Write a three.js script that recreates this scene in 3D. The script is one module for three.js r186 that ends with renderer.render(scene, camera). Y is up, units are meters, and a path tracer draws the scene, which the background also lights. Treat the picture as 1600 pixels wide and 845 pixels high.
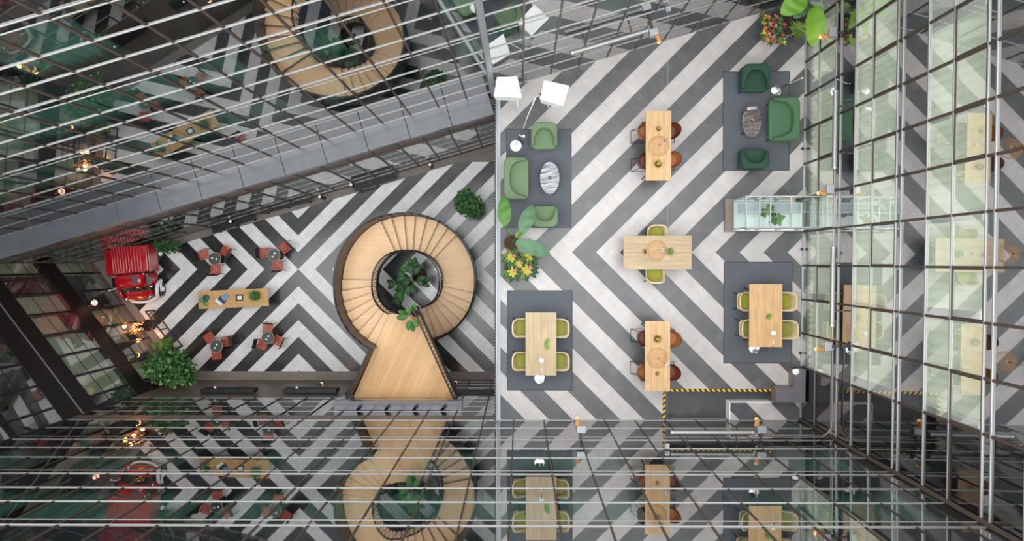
import * as THREE from 'three';
import { mergeGeometries, mergeVertices, toCreasedNormals } from 'three/addons/utils/BufferGeometryUtils.js';
import { RoundedBoxGeometry } from 'three/addons/geometries/RoundedBoxGeometry.js';
import { ImprovedNoise } from 'three/addons/math/ImprovedNoise.js';

// ---------------------------------------------------------------- camera, sky, exposure
const scene = new THREE.Scene();
const EYE = 22, FPX = 1067, LOW = -7.5, LAND = -3.6;          // eye above the upper floor, focal length in pixels, lower floor, stair landing
const camera = new THREE.PerspectiveCamera(2 * Math.atan(422.5 / FPX) * 180 / Math.PI, 1600 / 845, 0.1, 200);
const NAD = new THREE.Vector3(12, -12.5, FPX).normalize();     // where straight down lies in the picture
const AX = new THREE.Vector3(1, 0, 0).addScaledVector(NAD, -NAD.x).normalize(), AZ = new THREE.Vector3().crossVectors(NAD, AX);
{
  const right = new THREE.Vector3(AX.x, -NAD.x, AZ.x), down = new THREE.Vector3(AX.y, -NAD.y, AZ.y), fwd = new THREE.Vector3(AX.z, -NAD.z, AZ.z);
  camera.quaternion.setFromRotationMatrix(new THREE.Matrix4().makeBasis(right, down.negate(), fwd.negate()));
  camera.position.set(0, EYE, 0);
}
const renderer = new THREE.WebGLRenderer({ antialias: true });
renderer.toneMapping = THREE.LinearToneMapping;
renderer.toneMappingExposure = 5.2;
renderer.shadowMap.enabled = true;
{ // an even overcast sky, brighter overhead, over the open roof of the court
  const W = 64, H = 32, d = new Float32Array(W * H * 4);
  for (let y = 0; y < H; y++) for (let x = 0; x < W; x++) {
    const el = ((y + 0.5) / H - 0.5) * Math.PI, s = Math.sin(el), L = s > 0 ? 0.7 + 0.3 * s : 0.2, o = (y * W + x) * 4;
    d[o] = 0.985 * L; d[o + 1] = L; d[o + 2] = 1.01 * L; d[o + 3] = 1;
  }
  const sky = new THREE.DataTexture(d, W, H, THREE.RGBAFormat, THREE.FloatType);
  sky.mapping = THREE.EquirectangularReflectionMapping; sky.magFilter = THREE.LinearFilter; sky.needsUpdate = true;
  scene.background = sky; scene.environment = sky;
}

// ---------------------------------------------------------------- helpers
let seedN = 12345;
const rnd = () => { seedN = (seedN * 1664525 + 1013904223) >>> 0; return seedN / 4294967296; };
const rr = (a, b) => a + (b - a) * rnd();
const W2 = (u, v, y = 0) => { const dx = u - 800, dy = v - 422.5, D = NAD.x * dx + NAD.y * dy + NAD.z * FPX, k = (EYE - y) / D; return [(AX.x * dx + AX.y * dy + AX.z * FPX) * k, (AZ.x * dx + AZ.y * dy + AZ.z * FPX) * k]; };
const W3 = (u, v, y = 0) => { const [x, z] = W2(u, v, y); return [x, y, z]; };
const V = (a) => new THREE.Vector3(...a);
const counts = {};
const numbered = (n) => { const c = counts[n] = (counts[n] ?? -1) + 1; return c ? n + '_' + String(c).padStart(3, '0') : n; };
function shade(o) { o.castShadow = true; o.receiveShadow = true; return o; }
function thing(name, label, category, pos = [0, 0, 0], turn = 0, group) {
  const o = new THREE.Group(); o.name = numbered(name); o.position.set(...pos); o.rotation.y = turn; o.userData = { label, category };
  if (group) o.userData.group = group;
  scene.add(o); return o;
}
function structure(name, label) { const o = new THREE.Group(); o.name = numbered(name); o.userData = { kind: 'structure' }; if (label) o.userData.label = label; scene.add(o); return o; }
const flat = (g) => { const h = g.index ? g.toNonIndexed() : g; for (const k of Object.keys(h.attributes)) if (!['position', 'normal', 'uv', 'color'].includes(k)) h.deleteAttribute(k); return h; };
const join = (gs) => { gs = gs.map(flat); const allC = gs.every((g) => g.attributes.color); gs.forEach((g) => { if (!allC) g.deleteAttribute('color'); if (!g.attributes.uv) g.setAttribute('uv', new THREE.BufferAttribute(new Float32Array(g.attributes.position.count * 2), 2)); }); return gs.length > 1 ? mergeGeometries(gs) : gs[0]; };
function metric(g) { // uv in metres, by the way each face points
  g = flat(g); const p = g.attributes.position, n = g.attributes.normal, uv = new Float32Array(p.count * 2);
  for (let i = 0; i < p.count; i++) {
    const ax = Math.abs(n.getX(i)), ay = Math.abs(n.getY(i)), az = Math.abs(n.getZ(i));
    const [a, b] = ay >= ax && ay >= az ? [p.getX(i), p.getZ(i)] : ax > az ? [p.getY(i), p.getZ(i)] : [p.getX(i), p.getY(i)];
    uv[2 * i] = a; uv[2 * i + 1] = b;
  }
  g.setAttribute('uv', new THREE.BufferAttribute(uv, 2)); return g;
}
function part(parent, name, geos, mat, label) {
  const m = shade(new THREE.Mesh(Array.isArray(geos) ? join(geos) : geos, mat)); m.name = name; if (label) m.userData.label = label;
  parent.add(m); return m;
}
const box = (w, h, d, x = 0, y = 0, z = 0, ry = 0) => { const g = new THREE.BoxGeometry(w, h, d); if (ry) g.rotateY(ry); return g.translate(x, y, z); };
const rbox = (w, h, d, r, x = 0, y = 0, z = 0, seg = 2) => new RoundedBoxGeometry(w, h, d, seg, r).translate(x, y, z);
const cyl = (r0, r1, h, x = 0, y = 0, z = 0, n = 16) => new THREE.CylinderGeometry(r1, r0, h, n).translate(x, y, z);
const ball = (r, x = 0, y = 0, z = 0, n = 16) => new THREE.SphereGeometry(r, n, Math.ceil(n * 0.7)).translate(x, y, z);
const rod = (a, b, r, n = 8, r1 = r) => { const A = V(a), B = V(b), d = B.clone().sub(A), g = new THREE.CylinderGeometry(r1, r, d.length(), n); g.applyQuaternion(new THREE.Quaternion().setFromUnitVectors(new THREE.Vector3(0, 1, 0), d.clone().normalize())); return g.translate(...A.add(B).multiplyScalar(0.5).toArray()); };
const tube = (pts, r, seg = 24, n = 8, closed = false) => new THREE.TubeGeometry(new THREE.CatmullRomCurve3(pts.map(V), closed, 'centripetal'), seg, r, n, closed);
const lathe = (pts, n = 28) => new THREE.LatheGeometry(pts.map(([x, y]) => new THREE.Vector2(x, y)), n);
const prism = (pts, y0, y1) => { // a plan outline [x, z] raised from y0 to y1
  const s = new THREE.Shape(pts.map(([x, z]) => new THREE.Vector2(x, -z))); return new THREE.ExtrudeGeometry(s, { depth: y1 - y0, bevelEnabled: false }).rotateX(-Math.PI / 2).translate(0, y0, 0);
};
function copy(root, pos, turn, label) { const c = root.clone(); c.name = numbered(root.name); c.position.set(...pos); c.rotation.y = turn; c.userData = { ...root.userData }; if (label) c.userData.label = label; scene.add(c); return c; }

// ---------------------------------------------------------------- textures and materials
const noise = new ImprovedNoise();
const fbm = (x, y, z = 0, o = 4) => { let s = 0, a = 0.5, f = 1; for (let i = 0; i < o; i++) { s += a * noise.noise(x * f, y * f, z + i * 7.3); a *= 0.5; f *= 2; } return s; };
function texture(n, f, rep = 1, srgb = true) {
  const d = new Uint8Array(n * n * 4);
  for (let y = 0; y < n; y++) for (let x = 0; x < n; x++) { const c = f(x / n, y / n), o = (y * n + x) * 4; d[o] = c[0] * 255; d[o + 1] = c[1] * 255; d[o + 2] = c[2] * 255; d[o + 3] = 255; }
  const t = new THREE.DataTexture(d, n, n); t.wrapS = t.wrapT = THREE.RepeatWrapping; t.magFilter = THREE.LinearFilter; t.repeat.set(rep, rep); if (srgb) t.colorSpace = THREE.SRGBColorSpace; t.needsUpdate = true; return t;
}
const clamp = (x, a = 0, b = 1) => Math.min(b, Math.max(a, x));
const tone = (hex, k) => { const c = new THREE.Color(hex), g = (v) => clamp((v <= 0.0031308 ? v * 12.92 : 1.055 * Math.pow(v, 1 / 2.4) - 0.055) * k); return [g(c.r), g(c.g), g(c.b)]; };
const grainTex = (hex, along, amount = 0.16) => texture(512, (x, y) => { // boards' grain; along = 'u' or 'v'
  const [a, b] = along === 'u' ? [x, y] : [y, x]; const g = fbm(Math.sin(a * 6.283) * 0.5 + 3, b * 46, Math.cos(a * 6.283) * 0.5), l = fbm(a * 3, b * 7, 9);
  return tone(hex, 1 + amount * g + amount * 0.7 * l);
}, 0.5);
const std = (color, roughness = 0.6, metalness = 0, more = {}) => new THREE.MeshPhysicalMaterial({ color, roughness, metalness, ...more });
const weave = texture(256, (x, y) => { const k = 0.75 + 0.25 * fbm(x * 60, y * 60, 1, 2) + 0.12 * Math.sin(x * 400) * Math.sin(y * 400); return [k, k, k]; }, 2, false);
const mottle = texture(512, (x, y) => { const k = clamp(0.9 + 0.2 * fbm(x * 6, y * 6, 4, 5) + 0.05 * fbm(x * 60, y * 60, 2, 2)); return [k, k, k]; }, 0.35, false);
const M = {
  tile: new THREE.MeshPhysicalMaterial({ vertexColors: true, map: mottle, roughness: 0.32, ior: 1.52 }),
  tileLow: new THREE.MeshPhysicalMaterial({ vertexColors: true, map: mottle, roughness: 0.22, ior: 1.65 }), grout: std('#6f7072', 0.9), border: std('#847b74', 0.6, 0, { map: mottle }), edge: std('#b2b5ba', 0.5),
  glass: std('#dfeae4', 0.01, 0, { transmission: 1, thickness: 0, ior: 4.6 }),
  glassTeal: std('#93b5ae', 0.01, 0, { transmission: 1, thickness: 0, ior: 5.4 }),
  clear: std('#e4f0ee', 0.01, 0, { transmission: 1, thickness: 0, ior: 1.5 }),
  spandrel: std('#1d2223', 0.02, 0, { ior: 5.2 }),
  paleBacking: std('#c6c9b4', 0.9, 0, { map: mottle }), glassLeft: std('#e6eee6', 0.01, 0, { transmission: 1, thickness: 0, ior: 3.0 }), blockTop: std('#626166', 0.8, 0, { map: mottle }),
  spandrelDark: std('#0d0e0e', 0.03, 0, { ior: 2.2 }), matteDark: std('#161412', 0.5), steelDark: std('#5b5a58', 0.5, 0.2),
  bronze: std('#40362f', 0.45, 0.2), dark: std('#17191b', 0.5), black: std('#0c0d0e', 0.45),
  alu: std('#8d8d8b', 0.3, 0.5), steel: std('#9c9fa3', 0.35, 0.6), white: std('#f2f2f0', 0.55), chrome: std('#d8dadd', 0.12, 1),
  panel: std('#171513', 0.5, 0, { ior: 1.4 }), brownPanel: std('#74675e', 0.4, 0, { ior: 1.6, map: mottle }), ledge: std('#5d5f65', 0.2, 0, { map: mottle, ior: 1.8 }),
  room: std('#4a4b49', 0.9), roomDark: std('#262a2a', 0.9), concrete: std('#8a8986', 0.85, 0, { map: mottle }),
  curtain: std('#ebebdc', 0.95, 0, { transmission: 0.5, thickness: 0, side: THREE.DoubleSide }), curtainTeal: std('#e6ece8', 0.95, 0, { transmission: 0.4, thickness: 0, side: THREE.DoubleSide }),
  oak: std('#ffffff', 0.5, 0, { map: grainTex('#bd9a6d', 'v') }), oakPale: std('#ffffff', 0.5, 0, { map: grainTex('#a89373', 'v') }), oakPaleU: std('#ffffff', 0.5, 0, { map: grainTex('#a89677', 'u') }), oakU: std('#ffffff', 0.5, 0, { map: grainTex('#d0a56d', 'u') }),
  tread: std('#ffffff', 0.42, 0, { map: grainTex('#e6bd8e', 'u', 0.07) }), board: ['#dcae7a', '#e2b682', '#d6a672'].map((c) => std('#ffffff', 0.42, 0, { map: grainTex(c, 'u', 0.09) })), rail: std('#3a2e2c', 0.4, 0.1), railDark: std('#231c1c', 0.45, 0.1),
  green: std('#617657', 0.9, 0, { sheen: 0.6, sheenColor: new THREE.Color('#a9bf9a'), sheenRoughness: 0.5, bumpMap: weave, bumpScale: 0.002 }), greenDark: std('#1f4031', 0.85, 0, { sheen: 0.5, sheenColor: new THREE.Color('#4d7a62'), sheenRoughness: 0.4, bumpMap: weave, bumpScale: 0.002 }), greenMid: std('#426447', 0.85, 0, { sheen: 0.6, sheenColor: new THREE.Color('#86b58e'), sheenRoughness: 0.45, bumpMap: weave, bumpScale: 0.002 }),
  carpet: std('#53575d', 0.97, 0, { bumpMap: weave, bumpScale: 0.004 }),
  leather: std('#a3622f', 0.5, 0, { map: mottle }), leatherDark: std('#6e3420', 0.5, 0, { map: mottle }), shell: std('#bfae87', 0.6), olive: std('#7b7d36', 0.9, 0, { bumpMap: weave, bumpScale: 0.002 }), oliveBright: std('#83862a', 0.9, 0, { bumpMap: weave, bumpScale: 0.002 }),
  red: std('#b51c1e', 0.45), redSlat: std('#b9543f', 0.55), truckRed: std('#b3081a', 0.22, 0, { clearcoat: 0.8, clearcoatRoughness: 0.05 }), smoke: std('#20302e', 0.05, 0, { ior: 1.8 }),
  soil: std('#3d2a20', 0.95), pot: std('#2b2523', 0.6), potBrown: std('#6a4031', 0.6), potPurple: std('#3b2740', 0.5),
  rattan: std('#c08a52', 0.7), brass: std('#8d7434', 0.35, 0.7), yellow: std('#d5a82e', 0.6), tapeBlack: std('#1b1b1b', 0.6),
};
const leafMat = (hex, t = 0.25) => std(hex, 0.5, 0, { transmission: t, thickness: 0, side: THREE.DoubleSide });
const L = { banana: leafMat('#43761f'), bananaPale: leafMat('#679a2a'), bananaBlue: leafMat('#4d7550'), deep: leafMat('#1d4a17', 0.12), mid: leafMat('#2f6a1f', 0.15), bush: leafMat('#2c5a22', 0.12), pale: leafMat('#7fa05a', 0.2), lime: leafMat('#557a24', 0.2), yellow: leafMat('#b9ad35', 0.2), olive: leafMat('#5f7a22', 0.2), red: leafMat('#8f2c30', 0.15), pink: leafMat('#b5756a', 0.2), orange: leafMat('#b8741f', 0.2) };
const glow = (hex, k) => new THREE.MeshStandardMaterial({ color: hex, emissive: hex, emissiveIntensity: k, roughness: 0.4 });
M.bulb = glow('#ffb070', 0.4); M.bulbPink = glow('#ffc2a8', 0.35);
{ // marble with slanting streaks
  const marble = (base, vein, amt) => texture(512, (x, y) => { const w = y + x * 0.22 + 0.05 * fbm(x * 5, y * 3, 2), n1 = fbm(w * 26, x * 1.6, 3, 4), n2 = fbm(w * 70, x * 2.5, 8, 2), u = clamp(0.62 + amt * (1.1 * n1 + 0.5 * n2)); const a = tone(base, 1), b = tone(vein, 1); return a.map((q, i) => q * u + b[i] * (1 - u)); }, 1);
  M.marble = std('#ffffff', 0.25, 0, { map: marble('#a9adb0', '#41464c', 1.5) }); M.marbleDark = std('#ffffff', 0.08, 0, { map: marble('#6a6260', '#241f20', 1.2), ior: 1.7 });
}
// ---------------------------------------------------------------- the glass walls of the court
// A facade stands in the plane n·p = d. Its own x runs along the wall, y is up and z points into the court.
const NR = [0.99996, 0.0092], NB = [0.0014, 1], NT = [-0.2795, -0.96015], NL = [-0.7974, 0.6034];
const DR = 9.083, DB = 5.0956, DT = 5.53, DP = 5.2, DE = 4.81, DL = 14.83;
const cross = (a, da, b, db) => { const k = a[0] * b[1] - a[1] * b[0]; return [(da * b[1] - db * a[1]) / k, (a[0] * db - b[0] * da) / k]; };
const unit = new THREE.BoxGeometry(1, 1, 1), sheet = new THREE.PlaneGeometry(1, 1);
const barGeo = (() => { // a transom with a rounded nose
  const s = new THREE.Shape(); s.moveTo(0, -0.5); s.lineTo(0.55, -0.5); s.quadraticCurveTo(1, -0.45, 1, 0.05); s.quadraticCurveTo(0.95, 0.5, 0.5, 0.5); s.lineTo(0, 0.5); s.closePath();
  return new THREE.ExtrudeGeometry(s, { depth: 1, bevelEnabled: false, curveSegments: 5 }).rotateY(-Math.PI / 2).translate(0.5, 0, 0);
})(); // x -0.5..0.5 along the wall, z 0..1 into the court
function frameOf(n, d) { const ix = -n[0], iz = -n[1], t = [iz, -ix]; return { t, pos: [n[0] * d, 0, n[1] * d], turn: Math.atan2(-t[1], t[0]), at: (p) => p[0] * t[0] + p[1] * t[1], world: (s, y, out) => [n[0] * d + t[0] * s + ix * out, y, n[1] * d + t[1] * s + iz * out] }; }
function facade(name, label, n, d) {
  const F = frameOf(n, d), g = structure(name, label); g.position.set(...F.pos); g.rotation.y = F.turn;
  const put = (nm, geo, mat, x, y, z, sx, sy, sz) => { const m = part(g, nm, geo, mat); m.position.set(x, y, z); m.scale.set(sx, sy, sz); return m; };
  return {
    ...F, g, put,
    pane(x0, x1, y0, y1, mat, wob = 0.0014) { const m = put('pane', sheet, mat, (x0 + x1) / 2, (y0 + y1) / 2, 0, x1 - x0, y1 - y0, 1); m.rotation.set(rr(-wob, wob), rr(-wob, wob), 0); return m; },
    solid(nm, x0, x1, y0, y1, z0, z1, mat) { return put(nm, unit, mat, (x0 + x1) / 2, (y0 + y1) / 2, (z0 + z1) / 2, x1 - x0, y1 - y0, z1 - z0); },
    panel(nm, x0, x1, y0, y1, mat, wob = 0.0012) { const m = put(nm, unit, mat, (x0 + x1) / 2, (y0 + y1) / 2, -0.012, x1 - x0 - 0.008, y1 - y0 - 0.008, 0.02); m.rotation.set(rr(-wob, wob), rr(-wob, wob), 0); return m; },
    mullion(x, y0, y1, w, dep, mat) { return put('mullion', unit, mat, x, (y0 + y1) / 2, dep / 2 - 0.01, w, y1 - y0, dep + 0.02); },
    transom(x0, x1, y, h, dep, mat) { return put('transom', barGeo, mat, (x0 + x1) / 2, y, 0, x1 - x0, h, dep); },
  };
}
const inView = (f, s, y) => { const [x, yy, z] = f.world(s, y, 0), a = new THREE.Vector3(x, yy, z).project(camera); return Math.abs(a.x) < 1.06 && Math.abs(a.y) < 1.09 && a.z < 1; };
camera.updateMatrixWorld(true); camera.updateProjectionMatrix();
const ORD = ['first', 'second', 'third', 'fourth', 'fifth', 'sixth', 'seventh', 'eighth', 'ninth', 'tenth', 'eleventh', 'twelfth', 'thirteenth', 'fourteenth', 'fifteenth', 'sixteenth'];
// upper rows, the same on every wall: [bottom, top, kind]
const ROWS = [[0, 1.05, 'g'], [1.05, 2.15, 'g'], [2.15, 2.45, 'b'], [2.45, 3.32, 's'], [3.32, 4.25, 'g'], [4.25, 5.4, 'g'], [5.4, 5.62, 'b'], [5.62, 6.65, 's'], [6.65, 7.55, 'g'], [7.55, 8.6, 'g'], [8.6, 8.85, 'b'], [8.85, 9.75, 's'], [9.75, 10.65, 'g'], [10.65, 11.68, 'g'], [11.68, 11.9, 'b'], [11.9, 12.9, 's'], [12.9, 13.8, 'g'], [13.8, 14.85, 'g']];
function upper(f, bays, o) {
  const rows = ROWS.filter((r) => r[0] >= (o.from ?? 0) && r[1] <= o.to), x0 = bays[0], x1 = bays[bays.length - 1];
  for (const [a, b, k] of rows) {
    if (k === 'b') { f.solid('slab_edge', x0, x1, a, b, -0.16, 0.012, o.bandMat ?? M.spandrel); continue; }
    let run = null; const seen = (i) => [bays[i], bays[i + 1]].some((q) => inView(f, q, a) || inView(f, q, b));
    for (let i = 0; i + 1 < bays.length; i++) {
      if (!seen(i)) { run = run ?? bays[i]; if (i + 2 === bays.length || seen(i + 1)) { f.panel('blank_panel', run, bays[i + 1], a, b, M.spandrel); run = null; } continue; } // beyond the frame
      if (o.dark?.(bays[i], bays[i + 1], a)) { f.panel('spandrel', bays[i], bays[i + 1], a, b, o.darkMat); continue; }
      if (k === 's') f.panel('spandrel', bays[i], bays[i + 1], a, b, M.spandrel);
      else f.pane(bays[i], bays[i + 1], a, b, o.glass);
    }
  }
  const ys = [...new Set(rows.flatMap((r) => [r[0], r[1]]))];
  ys.forEach((y, i) => { if (o.noFirst && i === 0) return; f.transom(x0, x1, y, o.trH ?? 0.055, o.trDep ?? 0.075, o.trMat ?? M.alu); });
  const yTop = ys[ys.length - 1];
  bays.forEach((x) => { if (!o.skipM?.(x)) f.mullion(x, rows[0][0], yTop, o.mw ?? 0.06, o.mDep ?? 0.1, o.mFor?.(x) ?? o.mMat ?? M.bronze); });
  f.solid('parapet', x0, x1, yTop, yTop + 0.45, -0.3, 0.02, M.bronze);
  return { x0, x1, yTop };
}
function rooms(f, x0, x1, levels, depth, opt = {}) { // floors behind the glass and the wall at the back of the rooms
  for (const [a, b] of levels) f.solid('floor_slab', x0, x1, a, b, -depth, -0.16, opt.slab ?? M.room);
  f.solid('roof_slab', x0 - (opt.e0 ?? 0), x1 + (opt.e1 ?? 0), opt.y1 - 0.05, opt.y1 + 0.15, -depth - 0.2, -0.3, opt.slab ?? M.room);
  if (!opt.open) f.solid('back_wall', x0 - (opt.e0 ?? 0), x1 + (opt.e1 ?? 0), opt.y0 ?? -0.3, opt.y1, -depth - 0.2, -depth, opt.back ?? M.roomDark);
}
const drape = (folds, b, amp, seed) => { // a curtain of pinched folds that lap over one another, hung from its top
  const nx = folds * 10, ny = 5, P = [], I = [];
  for (let j = 0; j <= ny; j++) for (let i = 0; i <= nx; i++) { const u = i / nx, v = j / ny, ph = u * folds * 6.2832 + 0.8 * Math.sin(u * 9 + seed), k = 0.8 + 0.25 * v; P.push(u - 0.5 + b * k * Math.sin(ph) + 0.012 * Math.sin(u * 14 + seed * 2) * v, 0.5 - v, amp * k * Math.cos(ph)); }
  for (let j = 0; j < ny; j++) for (let i = 0; i < nx; i++) { const a = j * (nx + 1) + i; I.push(a, a + nx + 1, a + 1, a + 1, a + nx + 1, a + nx + 2); }
  const g = new THREE.BufferGeometry(); g.setAttribute('position', new THREE.Float32BufferAttribute(P, 3)); g.setIndex(I); g.computeVertexNormals(); return g;
};
const drapes = [0, 1, 2, 3].map((k) => drape(8 + k, 0.034 - k * 0.002, 0.07, k * 1.7));
const hung = {};
function curtain(f, x0, x1, y0, y1, mat, label, group, back = 0.28) {
  if (!inView(f, (x0 + x1) / 2, y0 + (y1 - y0) * 0.6)) return; const c0 = hung[label] = (hung[label] ?? -1) + 1; label = ORD[c0] + ' ' + label;
  const w = f.world((x0 + x1) / 2, (y0 + y1) / 2, -back), t = thing('curtain', label, 'curtain', w, f.turn, group);
  const c = part(t, 'cloth', drapes[Math.floor(rnd() * 4)], mat); c.scale.set(x1 - x0, y1 - y0, 1);
  const r = part(t, 'rail', unit, M.white); r.position.y = (y1 - y0) / 2 + 0.02; r.scale.set(x1 - x0, 0.03, 0.05);
}
const FR = facade('wall_right', 'glass wall of pale framed windows at the right of the court', NR, DR);
const FB = facade('wall_bottom', 'long mirrored glass wall along the foot of the picture', NB, DB);
const FT = facade('wall_top', 'slanting mirrored glass wall along the head of the picture', NT, DT);
const FP = facade('wall_podium', 'low glass wall under the stone ledge of the lower hall', NT, DP);
const FL = facade('wall_left', 'dark wall of glazed strips at the left end of the court', NL, DL);
const cTR = cross(NT, DT, NR, DR), cRB = cross(NR, DR, NB, DB), cBL = cross(NB, DB, NL, DL), cLT = cross(NL, DL, NT, DT), cLP = cross(NL, DL, NT, DP);
const span = (f, a, b) => [f.at(a), f.at(b)].sort((p, q) => p - q);
const grid = (f, u, v, step, lo, hi) => { // bay lines through a measured one, ending at the corners
  const s0 = f.at(W2(u, v, 0)), out = [lo]; let s = s0 - Math.floor((s0 - lo) / step) * step; if (s - lo < 0.25) s += step;
  for (; s < hi - 0.25; s += step) out.push(s); out.push(hi); return out;
};
const EDGE = -0.80;                                             // edge of the upper floor over the lower hall
{ // right wall: two rows of curtained windows to a storey
  const [lo, hi] = span(FR, cTR, cRB), bays = grid(FR, 1257, 309, 1.083, lo, hi); bays.splice(-2, 1); if (bays[bays.length - 1] - bays[bays.length - 2] < 1.5) bays.splice(-2, 1);
  const post = structure('corner_post', 'bronze post in the corner of the right and bottom glass walls'); part(post, 'post', box(0.1, 13, 0.1, cRB[0] - 0.03, 6.5, cRB[1] - 0.03, 0.785), M.bronze);
  upper(FR, bays, { to: 12.9, glass: M.glass, mMat: M.bronze, mw: 0.055, mDep: 0.035, trDep: 0.042, trH: 0.05, trMat: M.alu, bandMat: M.spandrel, dark: (a, b) => b > hi - 0.2, darkMat: M.spandrelDark });
  rooms(FR, lo - 2, hi + 1.5, [[-0.35, 0], [2.15, 2.45], [5.4, 5.62], [8.6, 8.85], [11.68, 11.9]], 1.9, { open: true, slab: M.concrete, y1: 13.2 });
  FR.solid('end_wall', lo - 2.1, lo - 2, -0.3, 13.2, -1.9, -0.2, M.roomDark); FR.solid('end_wall', hi + 1.5, hi + 1.6, -0.3, 13.2, -1.9, -0.2, M.roomDark);
  for (const [y0, y1, st] of [[0.03, 2.1, 'ground'], [2.5, 5.36, 'second'], [5.66, 8.56, 'third'], [8.9, 11.64, 'top']]) for (let i = 1; i + 1 < bays.length - 1; i += 2) {
    const a = bays[i] + rr(0.02, 0.12), b = bays[Math.min(i + 2, bays.length - 2)] - (rnd() < 0.3 ? rr(0.15, 0.5) : 0.03);
    curtain(FR, a, b, y0, y1, M.curtain, `white sheer curtain from the top behind the ${st} windows of the right glass wall`, `white curtains behind the right glass wall, ${st} storey`);
  }
  // opening sashes in the upper window row of each storey
  for (const y of [[1.05, 2.15], [4.25, 5.4], [7.55, 8.6]]) for (let i = 1; i + 1 < bays.length; i++) if (rnd() < 0.55) {
    const x = (bays[i] + bays[i + 1]) / 2, w = bays[i + 1] - bays[i] - 0.08, h = y[1] - y[0] - 0.07, ym = (y[0] + y[1]) / 2, s = 0.03;
    const m = part(FR.g, 'sash', [box(w, s, 0.03, 0, h / 2, 0), box(w, s, 0.03, 0, -h / 2, 0), box(s, h, 0.03, -w / 2, 0, 0), box(s, h, 0.03, w / 2, 0, 0)], M.bronze); m.position.set(x, ym, 0.015);
  }
}
{ // bottom wall: above the slab from end to end, below it only along the lower hall
  const [lo, hi] = span(FB, cRB, cBL), bays = grid(FB, 802.5, 657, 0.977, lo, hi), xe = FB.at([EDGE, DB]);
  upper(FB, bays, { to: 9.75, glass: M.glassTeal, mMat: M.bronze, mw: 0.042, mDep: 0.014, trDep: 0.022, trH: 0.035, dark: (a, b, y) => a < lo + 0.4 && (y === 4.25 || y === 7.55), darkMat: M.matteDark });
  rooms(FB, lo - 3, hi + 2, [[-7.8, -7.5], [-3.95, -3.65], [-0.6, 0], [2.15, 2.45], [5.4, 5.62], [8.6, 8.85]], 3, { e0: 0, e1: 0, y0: -8, y1: 10, slab: M.room });
  for (const [y0, y1, st] of [[2.5, 5.36, 'lower'], [5.66, 8.56, 'upper']]) for (let i = 1; i + 2 < bays.length; i += 2) {
    if (rnd() < 0.25) continue;
    curtain(FB, bays[i] + 0.05, bays[i + 2] - (rnd() < 0.4 ? rr(0.3, 0.8) : 0.05), y0, y1, M.curtainTeal, `pale curtain from the right behind the ${st} windows of the bottom glass wall`, `curtains behind the bottom glass wall, ${st} row`);
  }
  // below the upper floor's level (own x runs against the picture's x here)
  const low = bays.filter((s) => s > xe - 0.1), xStair0 = FB.at(W2(713, 622, LAND)), xStair1 = FB.at(W2(552, 622, LAND)), xBrown = FB.at(W2(545, 600, -5));
  const rowsUp = [[-3.6, -2.95], [-2.95, -2.1], [-2.1, -1.3], [-1.3, -0.6]], rowsLow = [[-7.1, -6.4], [-6.4, -5.75], [-5.75, -5.1]];
  FB.solid('slab_edge', xe, hi, -0.6, 0, -0.2, 0.02, M.brownPanel);
  FB.solid('slab_edge', xe, xBrown, -5.1, -4.4, -0.2, 0.05, M.panel);
  FB.solid('lower_spandrel', xe, xStair0, -4.4, -3.6, -0.16, -0.01, M.spandrel); FB.solid('lower_spandrel', xStair0, xBrown, -4.4, -3.62, -0.16, -0.01, M.spandrel);
  FB.solid('panelled_wall', xBrown, hi, -7.5, -3.6, -0.2, 0, M.brownPanel); FB.solid('skirting', xe, xBrown, -7.5, -7.1, -0.2, 0.03, M.brownPanel);
  const edges = [xe, ...low.filter((s) => s > xe + 0.3)];
  for (let i = 0; i + 1 < edges.length; i++) {
    const a = edges[i], b = edges[i + 1];
    for (const [y0, y1] of rowsUp) {
      const door = y0 < -1.5 && b > xStair0 + 0.05 && a < xStair1 - 0.05;
      if (door) { if (a < xStair0 - 0.1) FB.pane(a, xStair0, y0, y1, M.glass); if (b > xStair1 + 0.1) FB.pane(xStair1, b, y0, y1, M.glass); } else FB.pane(a, b, y0, y1, M.glass);
    }
    if (b <= xBrown + 0.4) for (const [y0, y1] of rowsLow) FB.pane(a, Math.min(b, xBrown), y0, y1, M.glass);
  }
  for (const y of [-3.6, -2.95, -2.1, -1.3, -0.6]) {
    if (y < -1.6) { FB.transom(xe, xStair0, y, 0.028, 0.012, M.steel); FB.transom(xStair1, hi, y, 0.028, 0.012, M.steel); } else FB.transom(xe, hi, y, 0.028, 0.012, M.steel);
  }
  for (const y of [-7.1, -6.4, -5.75]) FB.transom(xe, xBrown, y, 0.028, 0.012, M.steel);
  for (const s of edges) { const inDoor = s > xStair0 + 0.05 && s < xStair1 - 0.05; FB.mullion(s, inDoor ? -1.45 : -3.6, 0, 0.04, 0.03, M.bronze); if (s < xBrown) FB.mullion(s, -7.5, -3.6, 0.05, 0.03, M.steelDark); }
  // the doorway at the head of the stair, with its lintel box
  const dm = (xStair0 + xStair1) / 2, dw = xStair1 - xStair0, door = structure('door_1', 'wide doorway at the head of the spiral stair'); door.position.set(...FB.world(dm, LAND, 0)); door.rotation.y = FB.turn;
  part(door, 'lintel', rbox(dw + 0.55, 0.34, 0.42, 0.02, -0.13, 2.0, 0.11), M.ledge); part(door, 'jamb', box(0.07, 2, 0.14, -dw / 2, 1, 0.0), M.bronze); part(door, 'jamb', box(0.07, 2, 0.14, dw / 2, 1, 0), M.bronze);
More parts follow.
